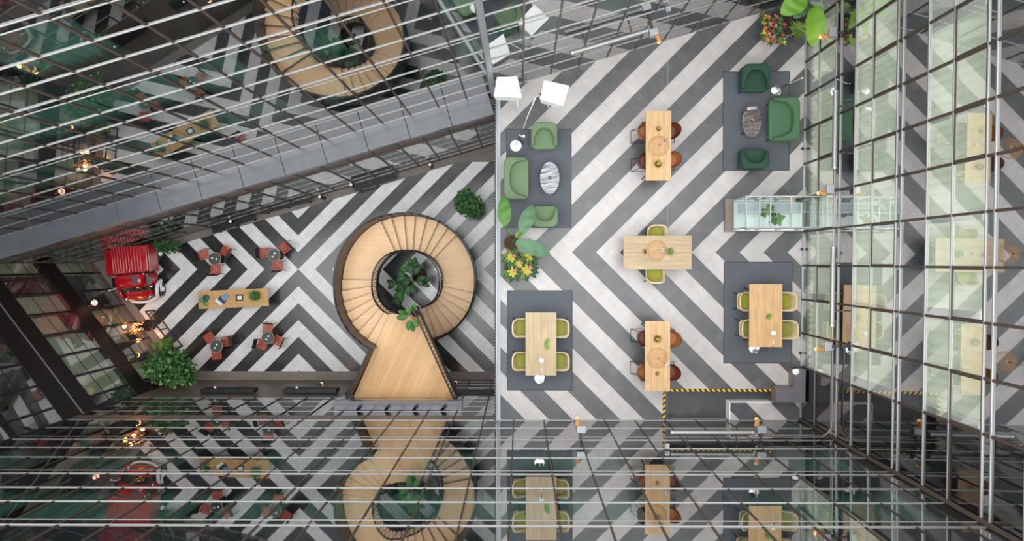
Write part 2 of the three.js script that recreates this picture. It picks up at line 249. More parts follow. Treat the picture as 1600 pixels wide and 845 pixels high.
  part(door, 'threshold', metric(box(dw - 0.1, 0.04, 0.3, 0, 0.0, -0.16)), M.tread); for (const k of [-1, 1]) part(door, 'mat', box(0.62, 0.05, 0.24, k * (dw / 2 - 0.42), 0.02, -0.2), M.white);
  part(door, 'passage_floor', box(dw + 0.4, 0.1, 2.6, 0, -0.08, -1.6), M.carpet);
  for (const k of [-2, -1, 0, 1]) part(door, 'bracket', [rod([k * 0.97 + 0.3, 2.17, 0.02], [k * 0.97 + 0.18, 2.32, 0.16], 0.05, 8), ball(0.06, k * 0.97 + 0.18, 2.32, 0.16, 10)], M.black);
}
{ // top wall
  const [lo, hi] = span(FT, cLT, cTR), bays = grid(FT, 860.6, 115.6, 0.938, lo, hi), zp = (DT + 0.2795 * EDGE) / -0.96015;
  upper(FT, bays, { to: 12.9, glass: M.glassTeal, mw: 0.05, mDep: 0.02, mFor: (x) => (x > FT.at([EDGE, zp]) + 0.3 ? M.steelDark : M.bronze), trDep: 0.026, trH: 0.036 });
  rooms(FT, lo - 4.3, hi + 4, [[-0.4, 0], [2.15, 2.45], [5.4, 5.62], [8.6, 8.85], [11.68, 11.9]], 3, { y0: -0.4, y1: 13.2, slab: M.room });
  for (const [y0, y1, st] of [[2.5, 5.36, 'lowest'], [5.66, 8.56, 'middle'], [8.9, 11.64, 'high']]) for (let i = 1; i + 2 < bays.length; i += 2) {
    if (rnd() < 0.2) continue;
    curtain(FT, bays[i] + 0.05, bays[i + 2] - (rnd() < 0.45 ? rr(0.3, 0.9) : 0.05), y0, y1, M.curtainTeal, `grey green curtain from the left behind the ${st} windows of the top wall`, `curtains behind the top glass wall, ${st} storey`);
  }
  const xp = FT.at(W2(769, 142, 0)); FT.mullion(xp, -0.1, 12.9, 0.15, 0.17, M.steel);
}
{ // stone ledge and the podium wall under it
  const a = cross(NL, DL, NT, DE), b = [EDGE - 0.02, (DE + 0.2795 * (EDGE - 0.02)) / -0.96015], fe = frameOf(NT, DE), s0 = fe.at(a), s1 = fe.at(b);
  const ledge = structure('trim_1', 'grey stone ledge running along the top wall over the lower hall'); ledge.position.set(...fe.pos); ledge.rotation.y = fe.turn;
  const w = DT - DE, n = 13, st = (s1 - s0) / n;
  for (let i = 0; i < n; i++) part(ledge, 'slab', metric(rbox(st - 0.012, 0.24, w - 0.01, 0.012, s0 + (i + 0.5) * st, -0.12, -w / 2 - 0.005)), M.ledge);
  part(ledge, 'bed', box(s1 - s0, 0.14, w - 0.06, (s0 + s1) / 2, -0.3, -w / 2), M.brownPanel);
  const c = cross(NL, DL, NT, DP), e = [EDGE + 0.05, (DP + 0.2795 * (EDGE + 0.05)) / -0.96015], lo = FP.at(c), hi = FP.at(e), bays = grid(FP, 685, 166, 0.938, lo, hi);
  const rows = [[-7.0, -6.2], [-6.2, -5.3], [-5.3, -4.35], [-4.35, -3.4], [-3.4, -2.7]];
  for (const [y0, y1] of rows) { for (let i = 0; i + 1 < bays.length; i++) FP.pane(bays[i], bays[i + 1], y0, y1, M.glass); FP.transom(lo, hi, y0, 0.025, 0.012, M.steel); }
  FP.transom(lo, hi, -2.7, 0.05, 0.06, M.bronze);
  bays.forEach((x) => FP.mullion(x, -7.5, -0.3, 0.06, 0.03, M.steelDark));
  FP.solid('upper_band', lo, hi, -2.7, -0.37, -0.2, 0, M.brownPanel); FP.solid('skirting', lo, hi, -7.5, -7.0, -0.2, 0.02, M.brownPanel);
  rooms(FP, lo - 2, hi + 1, [[-7.8, -7.5], [-3.7, -3.4]], 2.6, { y0: -7.8, y1: -0.35, slab: M.room });
}
{ // left wall: glazed strips between dark bands
  const [lo, hi] = span(FL, cBL, cLT), bays = grid(FL, 119, 505.6, 0.885, lo, hi);
  const rows = [[-7.1, -6.4], [-6.4, -5.75], [-5.75, -5.05], [-4.1, -3.3], [-3.3, -2.48], [-2.48, -1.67], [0.15, 1.05], [1.05, 2.15], [2.45, 3.3], [3.3, 4.2]].filter((r) => r[1] < 3.4);
  for (const [y0, y1] of rows) { for (let i = 0; i + 1 < bays.length; i++) FL.pane(bays[i], bays[i + 1], y0, y1, M.glassLeft); FL.transom(lo, hi, y1, 0.03, 0.012, M.dark); FL.transom(lo, hi, y0, 0.03, 0.012, M.dark); }
  FL.solid('skirting', lo, hi, -7.5, -7.1, -0.2, 0.03, M.border);
  for (const [y0, y1] of [[-5.05, -4.1], [-1.67, -0.83], [-0.83, 0.15], [2.15, 2.45]]) for (let i = 0; i + 1 < bays.length; i += 2) FL.panel('cladding_panel', bays[i], bays[Math.min(i + 2, bays.length - 1)], y0, y1, M.panel, 0.002);
  for (const [y0, y1] of [[-7.0, -5.1], [-4.05, -1.72]]) for (let i = 0; i + 1 < bays.length; i++) if (rnd() < 0.78) FL.solid('added_pale_sheet', bays[i] + 0.02, bays[i + 1] - 0.02, y0 + (rnd() < 0.3 ? rr(0.3, 1.2) : 0), y1, -0.15, -0.14, M.paleBacking);  // pale sheets added to lighten the panes, standing in for the reflected floor
  FL.solid('coping', lo, hi, -0.85, -0.81, -0.02, 0.02, M.steel);
  bays.forEach((x) => { FL.mullion(x, -7.5, -5.05, 0.06, 0.04, M.dark); FL.mullion(x, -4.1, -1.67, 0.06, 0.04, M.dark); FL.mullion(x, 0.15, 3.3, 0.06, 0.04, M.dark); });
  FL.solid('upper_wall', lo, hi, 3.3, 13, -0.3, 0, M.panel);
  rooms(FL, lo - 1.5, hi + 1.5, [[-7.8, -7.5], [-5.05, -4.1], [-1.67, 0.1], [2.15, 2.45]], 2.6, { e1: 3, y0: -7.8, y1: 13, slab: M.room, back: M.concrete });
}
// ---------------------------------------------------------------- floors of black and white tiles laid in chevrons
const clipHalf = (poly, a, b, c) => { // keeps a x + b z <= c
  const out = []; for (let i = 0; i < poly.length; i++) { const p = poly[i], q = poly[(i + 1) % poly.length], dp = a * p[0] + b * p[1] - c, dq = a * q[0] + b * q[1] - c; if (dp <= 0) out.push(p); if ((dp < 0 && dq > 0) || (dp > 0 && dq < 0)) { const t = dp / (dp - dq); out.push([p[0] + (q[0] - p[0]) * t, p[1] + (q[1] - p[1]) * t]); } } return out;
};
const area = (p) => { let s = 0; for (let i = 0; i < p.length; i++) { const q = p[(i + 1) % p.length]; s += p[i][0] * q[1] - q[0] * p[i][1]; } return s / 2; };
const clipPoly = (poly, conv) => { // conv: convex, any turn
  const sgn = Math.sign(area(conv)); for (let i = 0; i < conv.length && poly.length > 2; i++) { const p = conv[i], q = conv[(i + 1) % conv.length], ex = q[0] - p[0], ez = q[1] - p[1], nx = ez * sgn, nz = -ex * sgn; poly = clipHalf(poly, nx, nz, nx * p[0] + nz * p[1]); } return poly;
};
function tileGeo(poly, y, th, col) { // a thin slab with vertex colours, top at y
  if (area(poly) > 0) poly = poly.slice().reverse(); const n = poly.length, P = [], N = [], U = [], C = [];
  const add = (x, yy, z, nx, ny, nz) => { P.push(x, yy, z); N.push(nx, ny, nz); U.push(x, z); C.push(...col); };
  for (let i = 1; i + 1 < n; i++) for (const k of [0, i, i + 1]) add(poly[k][0], y, poly[k][1], 0, 1, 0);
  for (let i = 0; i < n; i++) { const p = poly[i], q = poly[(i + 1) % n], dx = q[0] - p[0], dz = q[1] - p[1], l = Math.hypot(dx, dz) || 1, nx = -dz / l, nz = dx / l; for (const [r, yy] of [[p, y], [p, y - th], [q, y - th], [p, y], [q, y - th], [q, y]]) add(r[0], yy, r[1], nx, 0, nz); }
  const g = new THREE.BufferGeometry(); g.setAttribute('position', new THREE.Float32BufferAttribute(P, 3)); g.setAttribute('normal', new THREE.Float32BufferAttribute(N, 3)); g.setAttribute('uv', new THREE.Float32BufferAttribute(U, 2)); g.setAttribute('color', new THREE.Float32BufferAttribute(C, 3)); return g;
}
function layTiles(parent, pieces, o) { // pieces: convex outlines; o.axis(x,z) -> quadrants
  const list = [], t = o.t, J = o.joint ?? 0.0018, r2 = Math.SQRT2;
  for (const [sx, sz] of o.quads) for (const piece of pieces) {
    let q = clipHalf(piece, 0, -sz, -sz * o.z0); if (o.split) q = clipHalf(q, -sx, 0, -sx * o.x0); if (q.length < 3) continue;
    // own axes: p across the stripes, r along them
    const toPR = ([x, z]) => { const a = o.split ? sx * (x - o.x0) : x - o.x0, b = sz * (z - o.z0); return [(a - b) / r2, (a + b) / r2]; };
    const toXZ = ([p, r]) => { const a = (p + r) / r2, b = (r - p) / r2; return [(o.split ? sx : 1) * a + o.x0, sz * b + o.z0]; };
    const pr = q.map(toPR), i0 = Math.floor(Math.min(...pr.map((k) => k[0])) / t), i1 = Math.ceil(Math.max(...pr.map((k) => k[0])) / t), j0 = Math.floor(Math.min(...pr.map((k) => k[1])) / t), j1 = Math.ceil(Math.max(...pr.map((k) => k[1])) / t);
    for (let i = i0; i < i1; i++) for (let j = j0; j < j1; j++) {
      const sq = [[i * t + J, j * t + J], [(i + 1) * t - J, j * t + J], [(i + 1) * t - J, (j + 1) * t - J], [i * t + J, (j + 1) * t - J]].map(toXZ), c = clipPoly(sq, q);
      if (c.length < 3) continue; const A = Math.abs(area(c)); if (A < 0.0006) continue;
      const white = !o.plain && (((i % 4) + 4) % 4) < 2, k = rnd(), w0 = o.white ?? 0.85, col = white ? [w0 + 0.03 * k, (w0 + 0.03 * k) * (o.white ? 0.945 : 0.985), (w0 + 0.03 * k) * (o.white ? 0.92 : 0.98)] : (() => { const v = (o.grey ?? 0.028) * (1 + 0.24 * k + (rnd() < 0.06 ? 0.2 : 0)); return [v, v * 1.03, v * 1.08]; })();
      const cx = c.reduce((s, p) => s + p[0], 0) / c.length, cz = c.reduce((s, p) => s + p[1], 0) / c.length;
      list.push({ geo: tileGeo(c, o.y, 0.009, col), score: A * (o.score ? o.score(cx, cz) : 1) });
    }
  }
  list.sort((a, b) => b.score - a.score);
  list.slice(0, o.most).forEach((e) => part(parent, 'tile', e.geo, o.mat ?? M.tile));
  const rest = list.slice(o.most).map((e) => e.geo); if (rest.length) part(parent, 'tile_field', rest, o.mat ?? M.tile).userData.kind = 'stuff';
}
const zAt = (x, n, d, u = 0) => (d - n[0] * x) / n[1];
const upperFloor = structure('floor', 'upper floor of grey and white chevron tiles'), lowerFloor = structure('floor_lower', 'lower hall floor of dark and white chevron tiles');
const xSt = W2(782, 400, 0)[0], zPit = W2(1100, 611, 0)[1], xPit0 = W2(1040, 630, 0)[0], xPit1 = W2(1141, 640, 0)[0], zPit2 = W2(1170, 629, 0)[1], xPit2 = W2(1208, 615, 0)[0], xR = DR + 0.1, PITY = -0.42;
{
  const top = (x) => zAt(x, NT, DT), zb = DB, ins = 0.0;
  const main = [[xSt, top(xSt)], [xR - 0.1 + 0.08, top(xR)], [xR, zPit], [xSt, zPit]];
  const pieces = [main, [[xSt, zPit], [xPit0, zPit], [xPit0, zb], [xSt, zb]], [[xPit1, zPit2], [xPit2, zPit2], [xPit2, zb], [xPit1, zb]], [[xPit2, zPit], [xR, zPit], [xR, zb], [xPit2, zb]]];
  layTiles(upperFloor, pieces, { y: 0, t: 1.534 / Math.SQRT2 / 4, x0: W2(1155.6, 394, 0)[0] - 1.534 * 5, z0: W2(1000, 394, 0)[1], quads: [[1, -1], [1, 1]], most: 300, grey: 0.072, white: 0.455, joint: 0.0012 });  // upper whites darkened in colour to offset the lower hall getting less light
  // bed of the tiles, with the sunken corner left open
  for (const p of pieces) part(upperFloor, 'tile_bed', prism(p, -0.3, -0.006), M.grout);
  part(upperFloor, 'edge_strip', metric(prism([[EDGE, top(EDGE)], [xSt - 0.004, top(xSt)], [xSt - 0.004, zb], [EDGE, zb]], -0.3, 0.004)), M.edge);
  const sunk = structure('floor_sunken', 'sunken corner of the upper floor with dark tiles'); 
  layTiles(sunk, [[[xPit0 - 0.2, zPit - 0.2], [xPit2 + 0.2, zPit - 0.2], [xPit2 + 0.2, zb], [xPit0 - 0.2, zb]]], { y: PITY, t: 1.534 / Math.SQRT2 / 4, x0: 0, z0: W2(1000, 394, 0)[1], quads: [[1, 1]], most: 120, plain: true, grey: 0.06 });
  part(sunk, 'tile_bed', box(xPit2 - xPit0 + 0.8, 0.1, zb - zPit + 0.4, (xPit0 + xPit2) / 2, PITY - 0.056, (zPit + zb) / 2), M.grout);
  part(sunk, 'side_wall', box(0.06, 0.42, zb - zPit, xPit0 - 0.03, PITY / 2 - 0.01, (zPit + zb) / 2), M.brownPanel); part(sunk, 'side_wall', box(xPit2 - xPit0, 0.42, 0.06, (xPit0 + xPit2) / 2, PITY / 2 - 0.01, zPit - 0.03), M.brownPanel);
  part(sunk, 'side_wall', box(0.05, 0.4, zb - zPit2, xPit1 - 0.0, -0.205, (zPit2 + zb) / 2), M.white); part(sunk, 'side_wall', box(xPit2 - xPit1, 0.4, 0.05, (xPit1 + xPit2) / 2, -0.205, zPit2), M.white); part(sunk, 'side_wall', box(0.06, 0.42, zPit2 - zPit, xPit2 + 0.03, PITY / 2 - 0.01, (zPit + zPit2) / 2), M.brownPanel);
  // the face of the upper floor over the lower hall
  part(upperFloor, 'slab_face', box(0.2, 0.6, zb - top(EDGE) - 0.02, EDGE + 0.1, -0.6, (zb + top(EDGE)) / 2), M.ledge);
  part(upperFloor, 'slab', box(xR - EDGE + 1, 0.3, zb - top(xR) + 0.6, (xR + EDGE) / 2 + 0.5, -0.75, (zb + top(xR)) / 2), M.concrete);
}
{ // lower hall
  const c = W2(466, 420.5, LOW), zs = W2(700, 580.5, LOW)[1], off = (n, d) => d;
  const xr = EDGE + 0.2, dl = NL[0] * W2(213, 479.5, LOW)[0] + NL[1] * W2(213, 479.5, LOW)[1], dp = DP - 0.32, zt = W2(735, 253, LOW)[1];
  const A = cross(NL, dl, NT, dp), Bc = cross(NL, dl, [0, 1], zs), topR = [(-dp - 0.96015 * zt) / 0.2795, zt];
  const pieces = [[A, topR, [xr, zt], [xr, zs], Bc]];
  layTiles(lowerFloor, pieces, { y: LOW, t: 1.4655 / Math.SQRT2 / 4, x0: c[0], z0: c[1], split: true, quads: [[-1, -1], [1, -1], [-1, 1], [1, 1]], most: 300, mat: M.tileLow, grey: 0.024 });
  const full = [cLP, [xr, zAt(xr, NT, DP)], [xr, DB], cBL];
  part(lowerFloor, 'tile_bed', prism(full, LOW - 0.3, LOW - 0.006), M.grout);
  const strip = (poly) => part(lowerFloor, 'border_stone', metric(prism(poly, LOW - 0.02, LOW + 0.001)), M.border);
  strip([cLP, [xr, zAt(xr, NT, DP)], [xr, zt - 0.004], [topR[0], zt - 0.004], A]); strip([Bc, [xr, zs + 0.004], [xr, DB], cBL]); strip([cLP, A, Bc, cBL]);
  const wall = structure('wall_under_floor', 'plain wall closing the lower hall under the upper floor'); part(wall, 'face', box(0.15, 6.7, DB - zAt(EDGE, NT, DP), EDGE + 0.2, LOW + 3.3, (DB + zAt(EDGE, NT, DP)) / 2), M.ledge);
}
// ---------------------------------------------------------------- spiral stair
const SC = [-4.392, 0.722], RO = 2.59, RI = 1.235, RISE = 0.1625;
const stair = thing('spiral_stair', 'oak spiral stair with dark railings winding round a plant in the lower hall', 'staircase', [SC[0], 0, SC[1]]);
{
  // where each nosing meets the outer side, as seen in the photograph, from the landing down
  const px = [[588, 540], [574.6, 530.9], [561, 518.8], [550.5, 504.6], [542.7, 489.7], [536.3, 473.3], [533.4, 455.6], [533.4, 438], [594.5, 347], [610.9, 341.3], [630, 336.3], [647.8, 336.3], [666.2, 338.5], [684, 345.6], [699.6, 354], [712.4, 366.2], [743.6, 457], [737.3, 472.6], [730, 486.8], [720.2, 499.6], [709.5, 511.7], [696, 519.5], [682.6, 526.6]];
  let prev = null; const ang = px.map(([u, v], i) => { const [x, z] = W2(u, v, LAND - RISE * i); let a = Math.atan2(z - SC[1], x - SC[0]); if (prev !== null) while (a < prev - 0.02) a += 2 * Math.PI; prev = a; return a; });
  ang.push(ang[22] + 0.16);
  const P = (r, a, y) => [r * Math.cos(a), y, r * Math.sin(a)];
  const ringSector = (r0, r1, a0, a1, y0, y1, ys = (k) => 0) => { // solid sector; ys gives an extra height along the turn
    const n = Math.max(2, Math.ceil((a1 - a0) / 0.09)), pos = []; const q = (a, b, c, d) => pos.push(...a, ...b, ...c, ...a, ...c, ...d);
    for (let i = 0; i < n; i++) { const s = i / n, e = (i + 1) / n, a = a0 + (a1 - a0) * s, b = a0 + (a1 - a0) * e, ya = ys(s), yb = ys(e);
      q(P(r0, a, y1 + ya), P(r0, b, y1 + yb), P(r1, b, y1 + yb), P(r1, a, y1 + ya)); q(P(r0, a, y0 + ya), P(r1, a, y0 + ya), P(r1, b, y0 + yb), P(r0, b, y0 + yb));
      q(P(r1, a, y0 + ya), P(r1, a, y1 + ya), P(r1, b, y1 + yb), P(r1, b, y0 + yb)); q(P(r0, a, y0 + ya), P(r0, b, y0 + yb), P(r0, b, y1 + yb), P(r0, a, y1 + ya)); }
    for (const [a, k, f] of [[a0, 0, 1], [a1, 1, -1]]) { const y = ys(k), c = [P(r0, a, y0 + y), P(r0, a, y1 + y), P(r1, a, y1 + y), P(r1, a, y0 + y)]; if (f > 0) q(...c); else q(...c.reverse()); }
    const g = new THREE.BufferGeometry(); g.setAttribute('position', new THREE.Float32BufferAttribute(pos, 3)); g.computeVertexNormals(); return metric(g);
  };
  // treads: each runs from its upper riser to its own nosing
  for (let i = 1; i < ang.length; i++) {
    const y = LAND - RISE * i, wide = i === 8 || i === 16;
    part(stair, wide ? 'half_landing' : 'tread', ringSector(RI, RO, ang[i - 1] - 0.004, ang[i] + 0.012, y - 0.045, y), M.tread);
    part(stair, 'shaded_nosing', ringSector(RI, RO, ang[i] + 0.004, ang[i] + 0.014, y - 0.046, y + 0.001), M.shaded_nosing ??= std('#8d6c50', 0.5));  // dark strip painted in for the shade along each tread edge
    part(stair, 'riser', ringSector(RI, RO, ang[i - 1] - 0.012, ang[i - 1] - 0.002, y, y + RISE - 0.045), M.rail);
    part(stair, 'soffit', ringSector(RI - 0.01, RO + 0.01, ang[i - 1], ang[i], Math.max(y - 0.26, LOW + 0.002), y - 0.05), M.railDark);
  }
  const heightAt = (a) => { for (let i = 1; i < ang.length; i++) if (a <= ang[i]) { const k = (a - ang[i - 1]) / (ang[i] - ang[i - 1]); const flatTop = i === 8 || i === 16; return LAND - RISE * (i - (flatTop ? 0.5 : 0) - 0.5 + (flatTop ? 0 : k * 0.9)); } return LAND - RISE * ang.length; };
  const a0 = ang[0], a1 = ang[ang.length - 1], hs = []; const N = 150; for (let i = 0; i <= N; i++) hs.push(heightAt(a0 + (a1 - a0) * i / N));
  const sm = hs.map((_, i) => { let s = 0, c = 0; for (let k = -5; k <= 5; k++) { const j = clamp(i + k, 0, N); s += hs[j]; c++; } return s / c; });
  const H = (a) => sm[Math.round(clamp((a - a0) / (a1 - a0)) * N)];
  const sweep = (r0, r1, lo, hi, from, to) => { const g = [], n = 96; for (let i = 0; i < n; i++) { const p = from + (to - from) * i / n, q = from + (to - from) * (i + 1) / n, ha = H(p), hb = H(q); g.push(ringSector(r0, r1, p, q, lo + ha, hi + ha, (k) => (hb - ha) * k)); } return g; };
  part(stair, 'outer_railing', sweep(RO + 0.015, RO + 0.04, -0.3, 0.96, a0 - 0.02, a1), M.rail); part(stair, 'outer_handrail', sweep(RO - 0.005, RO + 0.075, 0.96, 1.02, a0 - 0.02, a1), M.railDark);
  part(stair, 'inner_string', sweep(RI - 0.05, RI - 0.005, -0.3, 0.1, a0 - 0.1, a1), M.railDark); part(stair, 'inner_handrail', sweep(RI - 0.065, RI - 0.01, 0.93, 0.98, a0 - 0.1, a1), M.railDark);
  const bal = []; for (let a = a0 - 0.1, k = 0; a < a1; a += 0.062, k++) { const h = H(a); bal.push(rod(P(RI - 0.03, a + (k % 2 ? 0.028 : -0.02), h + 0.1), P(RI - 0.03, a + (k % 2 ? -0.028 : 0.02), h + 0.94), 0.013, 5)); }
  part(stair, 'balusters', bal, M.rail).userData.kind = 'stuff';
  // the keyhole-shaped landing, of boards
  const lp = (u, v, y = LAND) => { const [x, z] = W2(u, v, y); return [x - SC[0], z - SC[1]]; };
  const zw = DB - SC[1], tl = lp(587, 541), bl = [lp(552, 626)[0], zw], br = [lp(713, 626)[0], zw], tr = lp(650, 478);
  const innerA = Math.atan2(tr[1], tr[0]), aIn0 = ang[0]; const arc = []; for (let i = 0; i <= 8; i++) { const a = innerA + (aIn0 - innerA) * i / 8; arc.push([RI * Math.cos(a), RI * Math.sin(a)]); }
  const outline = [...arc, tl, bl, br, tr];
  part(stair, 'landing_deck', prism(outline, LAND - 0.24, LAND - 0.03), M.railDark);
  { // boards run slightly askew, across the landing
    const dir = [0.42, -0.907], nor = [0.907, 0.42], wB = 0.19, proj = outline.map((p) => p[0] * nor[0] + p[1] * nor[1]), lo = Math.min(...proj), hi = Math.max(...proj);
    const tris = THREE.ShapeUtils.triangulateShape(outline.map((p) => new THREE.Vector2(...p)), []).map((f) => f.map((i) => outline[i]));
    for (let s = lo; s < hi; s += wB) {
      const gs = []; for (const tri of tris) { let c = clipHalf(tri, nor[0], nor[1], s + wB - 0.001); c = clipHalf(c, -nor[0], -nor[1], -(s + 0.001)); if (c.length > 2 && Math.abs(area(c)) > 1e-5) gs.push(prism(c, LAND - 0.03, LAND)); } if (!gs.length) continue;
      const g = metric(join(gs)); const uv = g.attributes.uv, k = rr(0, 4); for (let i = 0; i < uv.count; i++) { const x = uv.getX(i), z = uv.getY(i); uv.setXY(i, x * dir[0] + z * dir[1] + k, x * nor[0] + z * nor[1] + k); }
      part(stair, 'landing_board', g, M.board[Math.floor(rnd() * 3)]);
    }
  }
  const rail = (p, q, nm, solid) => {
    const A = [p[0], LAND, p[1]], B = [q[0], LAND, q[1]], up = (v, h) => [v[0], v[1] + h, v[2]];
    const len = Math.hypot(q[0] - p[0], q[1] - p[1]), turn = Math.atan2(-(q[1] - p[1]), q[0] - p[0]), mid = [(p[0] + q[0]) / 2, (p[1] + q[1]) / 2];
    if (solid) { part(stair, 'landing_railing', box(len, 1.26, 0.025, 0, 0, 0).rotateY(turn).translate(mid[0], LAND + 0.33, mid[1]), M.rail); part(stair, 'landing_handrail', rbox(len + 0.04, 0.06, 0.08, 0.02).rotateY(turn).translate(mid[0], LAND + 0.99, mid[1]), M.railDark); }
    else { const b = []; const n = Math.round(len / 0.075); for (let i = 0; i <= n; i++) { const k = i / n, o = (i % 2 ? 0.4 : -0.4) / n, at = (t) => [p[0] + (q[0] - p[0]) * clamp(t), 0, p[1] + (q[1] - p[1]) * clamp(t)]; const u = at(k - o), w = at(k + o); b.push(rod([u[0], LAND - 0.2, u[2]], [w[0], LAND + 0.94, w[2]], 0.014, 5)); }
      part(stair, 'balusters', b, M.rail).userData.kind = 'stuff'; part(stair, 'landing_handrail', rbox(len + 0.04, 0.05, 0.06, 0.02).rotateY(turn).translate(mid[0], LAND + 0.96, mid[1]), M.railDark); part(stair, 'landing_string', rbox(len, 0.3, 0.04, 0.01).rotateY(turn).translate(mid[0], LAND - 0.1, mid[1]), M.railDark); }
  };
  const sh = (p, dx, dz = 0) => [p[0] + dx, p[1] + dz];
  rail(sh(tl, -0.02, 0.02), sh(bl, -0.02, -0.12), 'left', true); rail(sh(tr, 0.02), sh(br, 0.02, -0.12), 'right', false);
}
// ---------------------------------------------------------------- furniture of the upper floor
const legs4 = (t, w, d, h, r0, r1, splay, mat) => { for (const a of [-1, 1]) for (const b of [-1, 1]) part(t, 'leg', rod([a * (w / 2 + splay), 0, b * (d / 2 + splay)], [a * w / 2, h, b * d / 2], r0, 10, r1), mat); };
const rrect = (w, d, r) => { const s = new THREE.Shape(), x = w / 2, y = d / 2; s.moveTo(-x + r, -y); s.lineTo(x - r, -y); s.quadraticCurveTo(x, -y, x, -y + r); s.lineTo(x, y - r); s.quadraticCurveTo(x, y, x - r, y); s.lineTo(-x + r, y); s.quadraticCurveTo(-x, y, -x, y - r); s.lineTo(-x, -y + r); s.quadraticCurveTo(-x, -y, -x + r, -y); return s; };
const slabOf = (shape, y0, y1, bev = 0.02, holes = [], cs = 10) => { shape.holes = holes; return new THREE.ExtrudeGeometry(shape, { depth: y1 - y0 - 2 * bev, bevelEnabled: true, bevelSize: bev, bevelThickness: bev, bevelSegments: 3, curveSegments: cs }).rotateX(-Math.PI / 2).translate(0, y0 + bev, 0); };
function smooth(g, a = 0.7) { return toCreasedNormals(flat(g), a); }

// rugs
const rug = (u0, v0, u1, v1, label) => { const [x0, z0] = W2(u0, v0, 0.01), [x1, z1] = W2(u1, v1, 0.01), t = thing('rug', label, 'rug', [(x0 + x1) / 2, 0, (z0 + z1) / 2]); part(t, 'pile', metric(rbox(x1 - x0 - 0.02, 0.012, z1 - z0 - 0.02, 0.004, 0, 0.007, 0)), M.carpet); part(t, 'binding', [box(x1 - x0, 0.01, 0.02, 0, 0.006, (z1 - z0) / 2), box(x1 - x0, 0.01, 0.02, 0, 0.006, -(z1 - z0) / 2), box(0.02, 0.01, z1 - z0, (x1 - x0) / 2, 0.006, 0), box(0.02, 0.01, z1 - z0, -(x1 - x0) / 2, 0.006, 0)], M.dark); };
rug(791.5, 202, 892.5, 355.5, 'grey rug under the light green seats and the pale oval marble table'); rug(1130.5, 112, 1233, 266, 'grey rug under the dark green armchairs and the dark oval marble table');
rug(792.5, 454, 894, 609.5, 'grey rug under the pale dining table beside the floor edge'); rug(1131.5, 409.5, 1237, 567, 'grey rug under the dining table nearest the right glass wall');

// tub chairs and sofas: the open side faces +z
function tubSeat(kind, w, d, mat, label, cat, pos, turn, group) {
  const t = thing(kind, label, cat, pos, turn, group), th = 0.1, r = 0.2;
  const o = new THREE.Shape(), X = w / 2 - 0.03, Y = d / 2 - 0.03, iw = w / 2 - th - 0.05, ib = d / 2 - th - 0.04;
  const F = -Y + 0.1; o.moveTo(-X, F); o.lineTo(-X, Y - r); o.quadraticCurveTo(-X, Y, -X + r, Y); o.lineTo(X - r, Y); o.quadraticCurveTo(X, Y, X, Y - r); o.lineTo(X, F); o.lineTo(X - 0.02, F); o.bezierCurveTo(X - 0.05, ib * 0.35, iw * 0.86, ib, 0, ib); o.bezierCurveTo(-iw * 0.86, ib, -X + 0.05, ib * 0.35, -X + 0.02, F); o.closePath();
  const back = slabOf(o, 0.16, 0.72, 0.035, [], 14), p = back.attributes.position; // arms fall towards the front
  for (let i = 0; i < p.count; i++) { const z = p.getZ(i), k = clamp((z + d * 0.1) / (d * 0.6)); if (p.getY(i) > 0.4) p.setY(i, p.getY(i) - 0.17 * k * k); const f = (p.getY(i) - 0.16) / 0.56; p.setX(i, p.getX(i) * (0.93 + 0.07 * f)); if (z < 0) p.setZ(i, z * (0.92 + 0.08 * f)); }
  part(t, 'backrest', smooth(metric(back)), mat);
  part(t, 'seat_cushion', smooth(metric(slabOf(rrect(w - 0.1, d - 0.1, 0.13), 0.28, 0.45, 0.04))), mat);
  part(t, 'base', smooth(metric(rbox(w - 0.16, 0.16, d - 0.14, 0.05, 0, 0.22, 0.0))), mat);
  legs4(t, w - 0.26, d - 0.24, 0.16, 0.012, 0.022, 0.05, M.black); return t;
}
const at = (u, v, y) => { const [x, z] = W2(u, v, y); return [x, 0.0135, z]; };
const Q = Math.PI / 2;
tubSeat('armchair', 0.82, 0.80, M.green, 'light green armchair facing down, above the sofa at the floor edge', 'armchair', at(850, 213, 0.5), 0);
tubSeat('sofa', 1.3, 0.78, M.green, 'light green two-seat sofa with its back to the floor edge', 'sofa', at(807, 279, 0.5), Q);
tubSeat('armchair', 0.82, 0.68, M.green, 'light green armchair facing up, beside the banana plant', 'armchair', at(851, 338, 0.5), Math.PI);
tubSeat('armchair', 0.88, 0.82, M.greenDark, 'dark green armchair facing down, beside the chrome floor lamp', 'armchair', at(1179, 123, 0.5), 0);
tubSeat('sofa', 1.34, 0.86, M.greenMid, 'bright green velvet sofa with its back to the right glass wall', 'sofa', at(1224, 187, 0.5), -Q);
tubSeat('armchair', 0.86, 0.66, M.greenDark, 'dark green armchair facing up, below the dark marble table', 'armchair', at(1177, 248, 0.5), Math.PI);

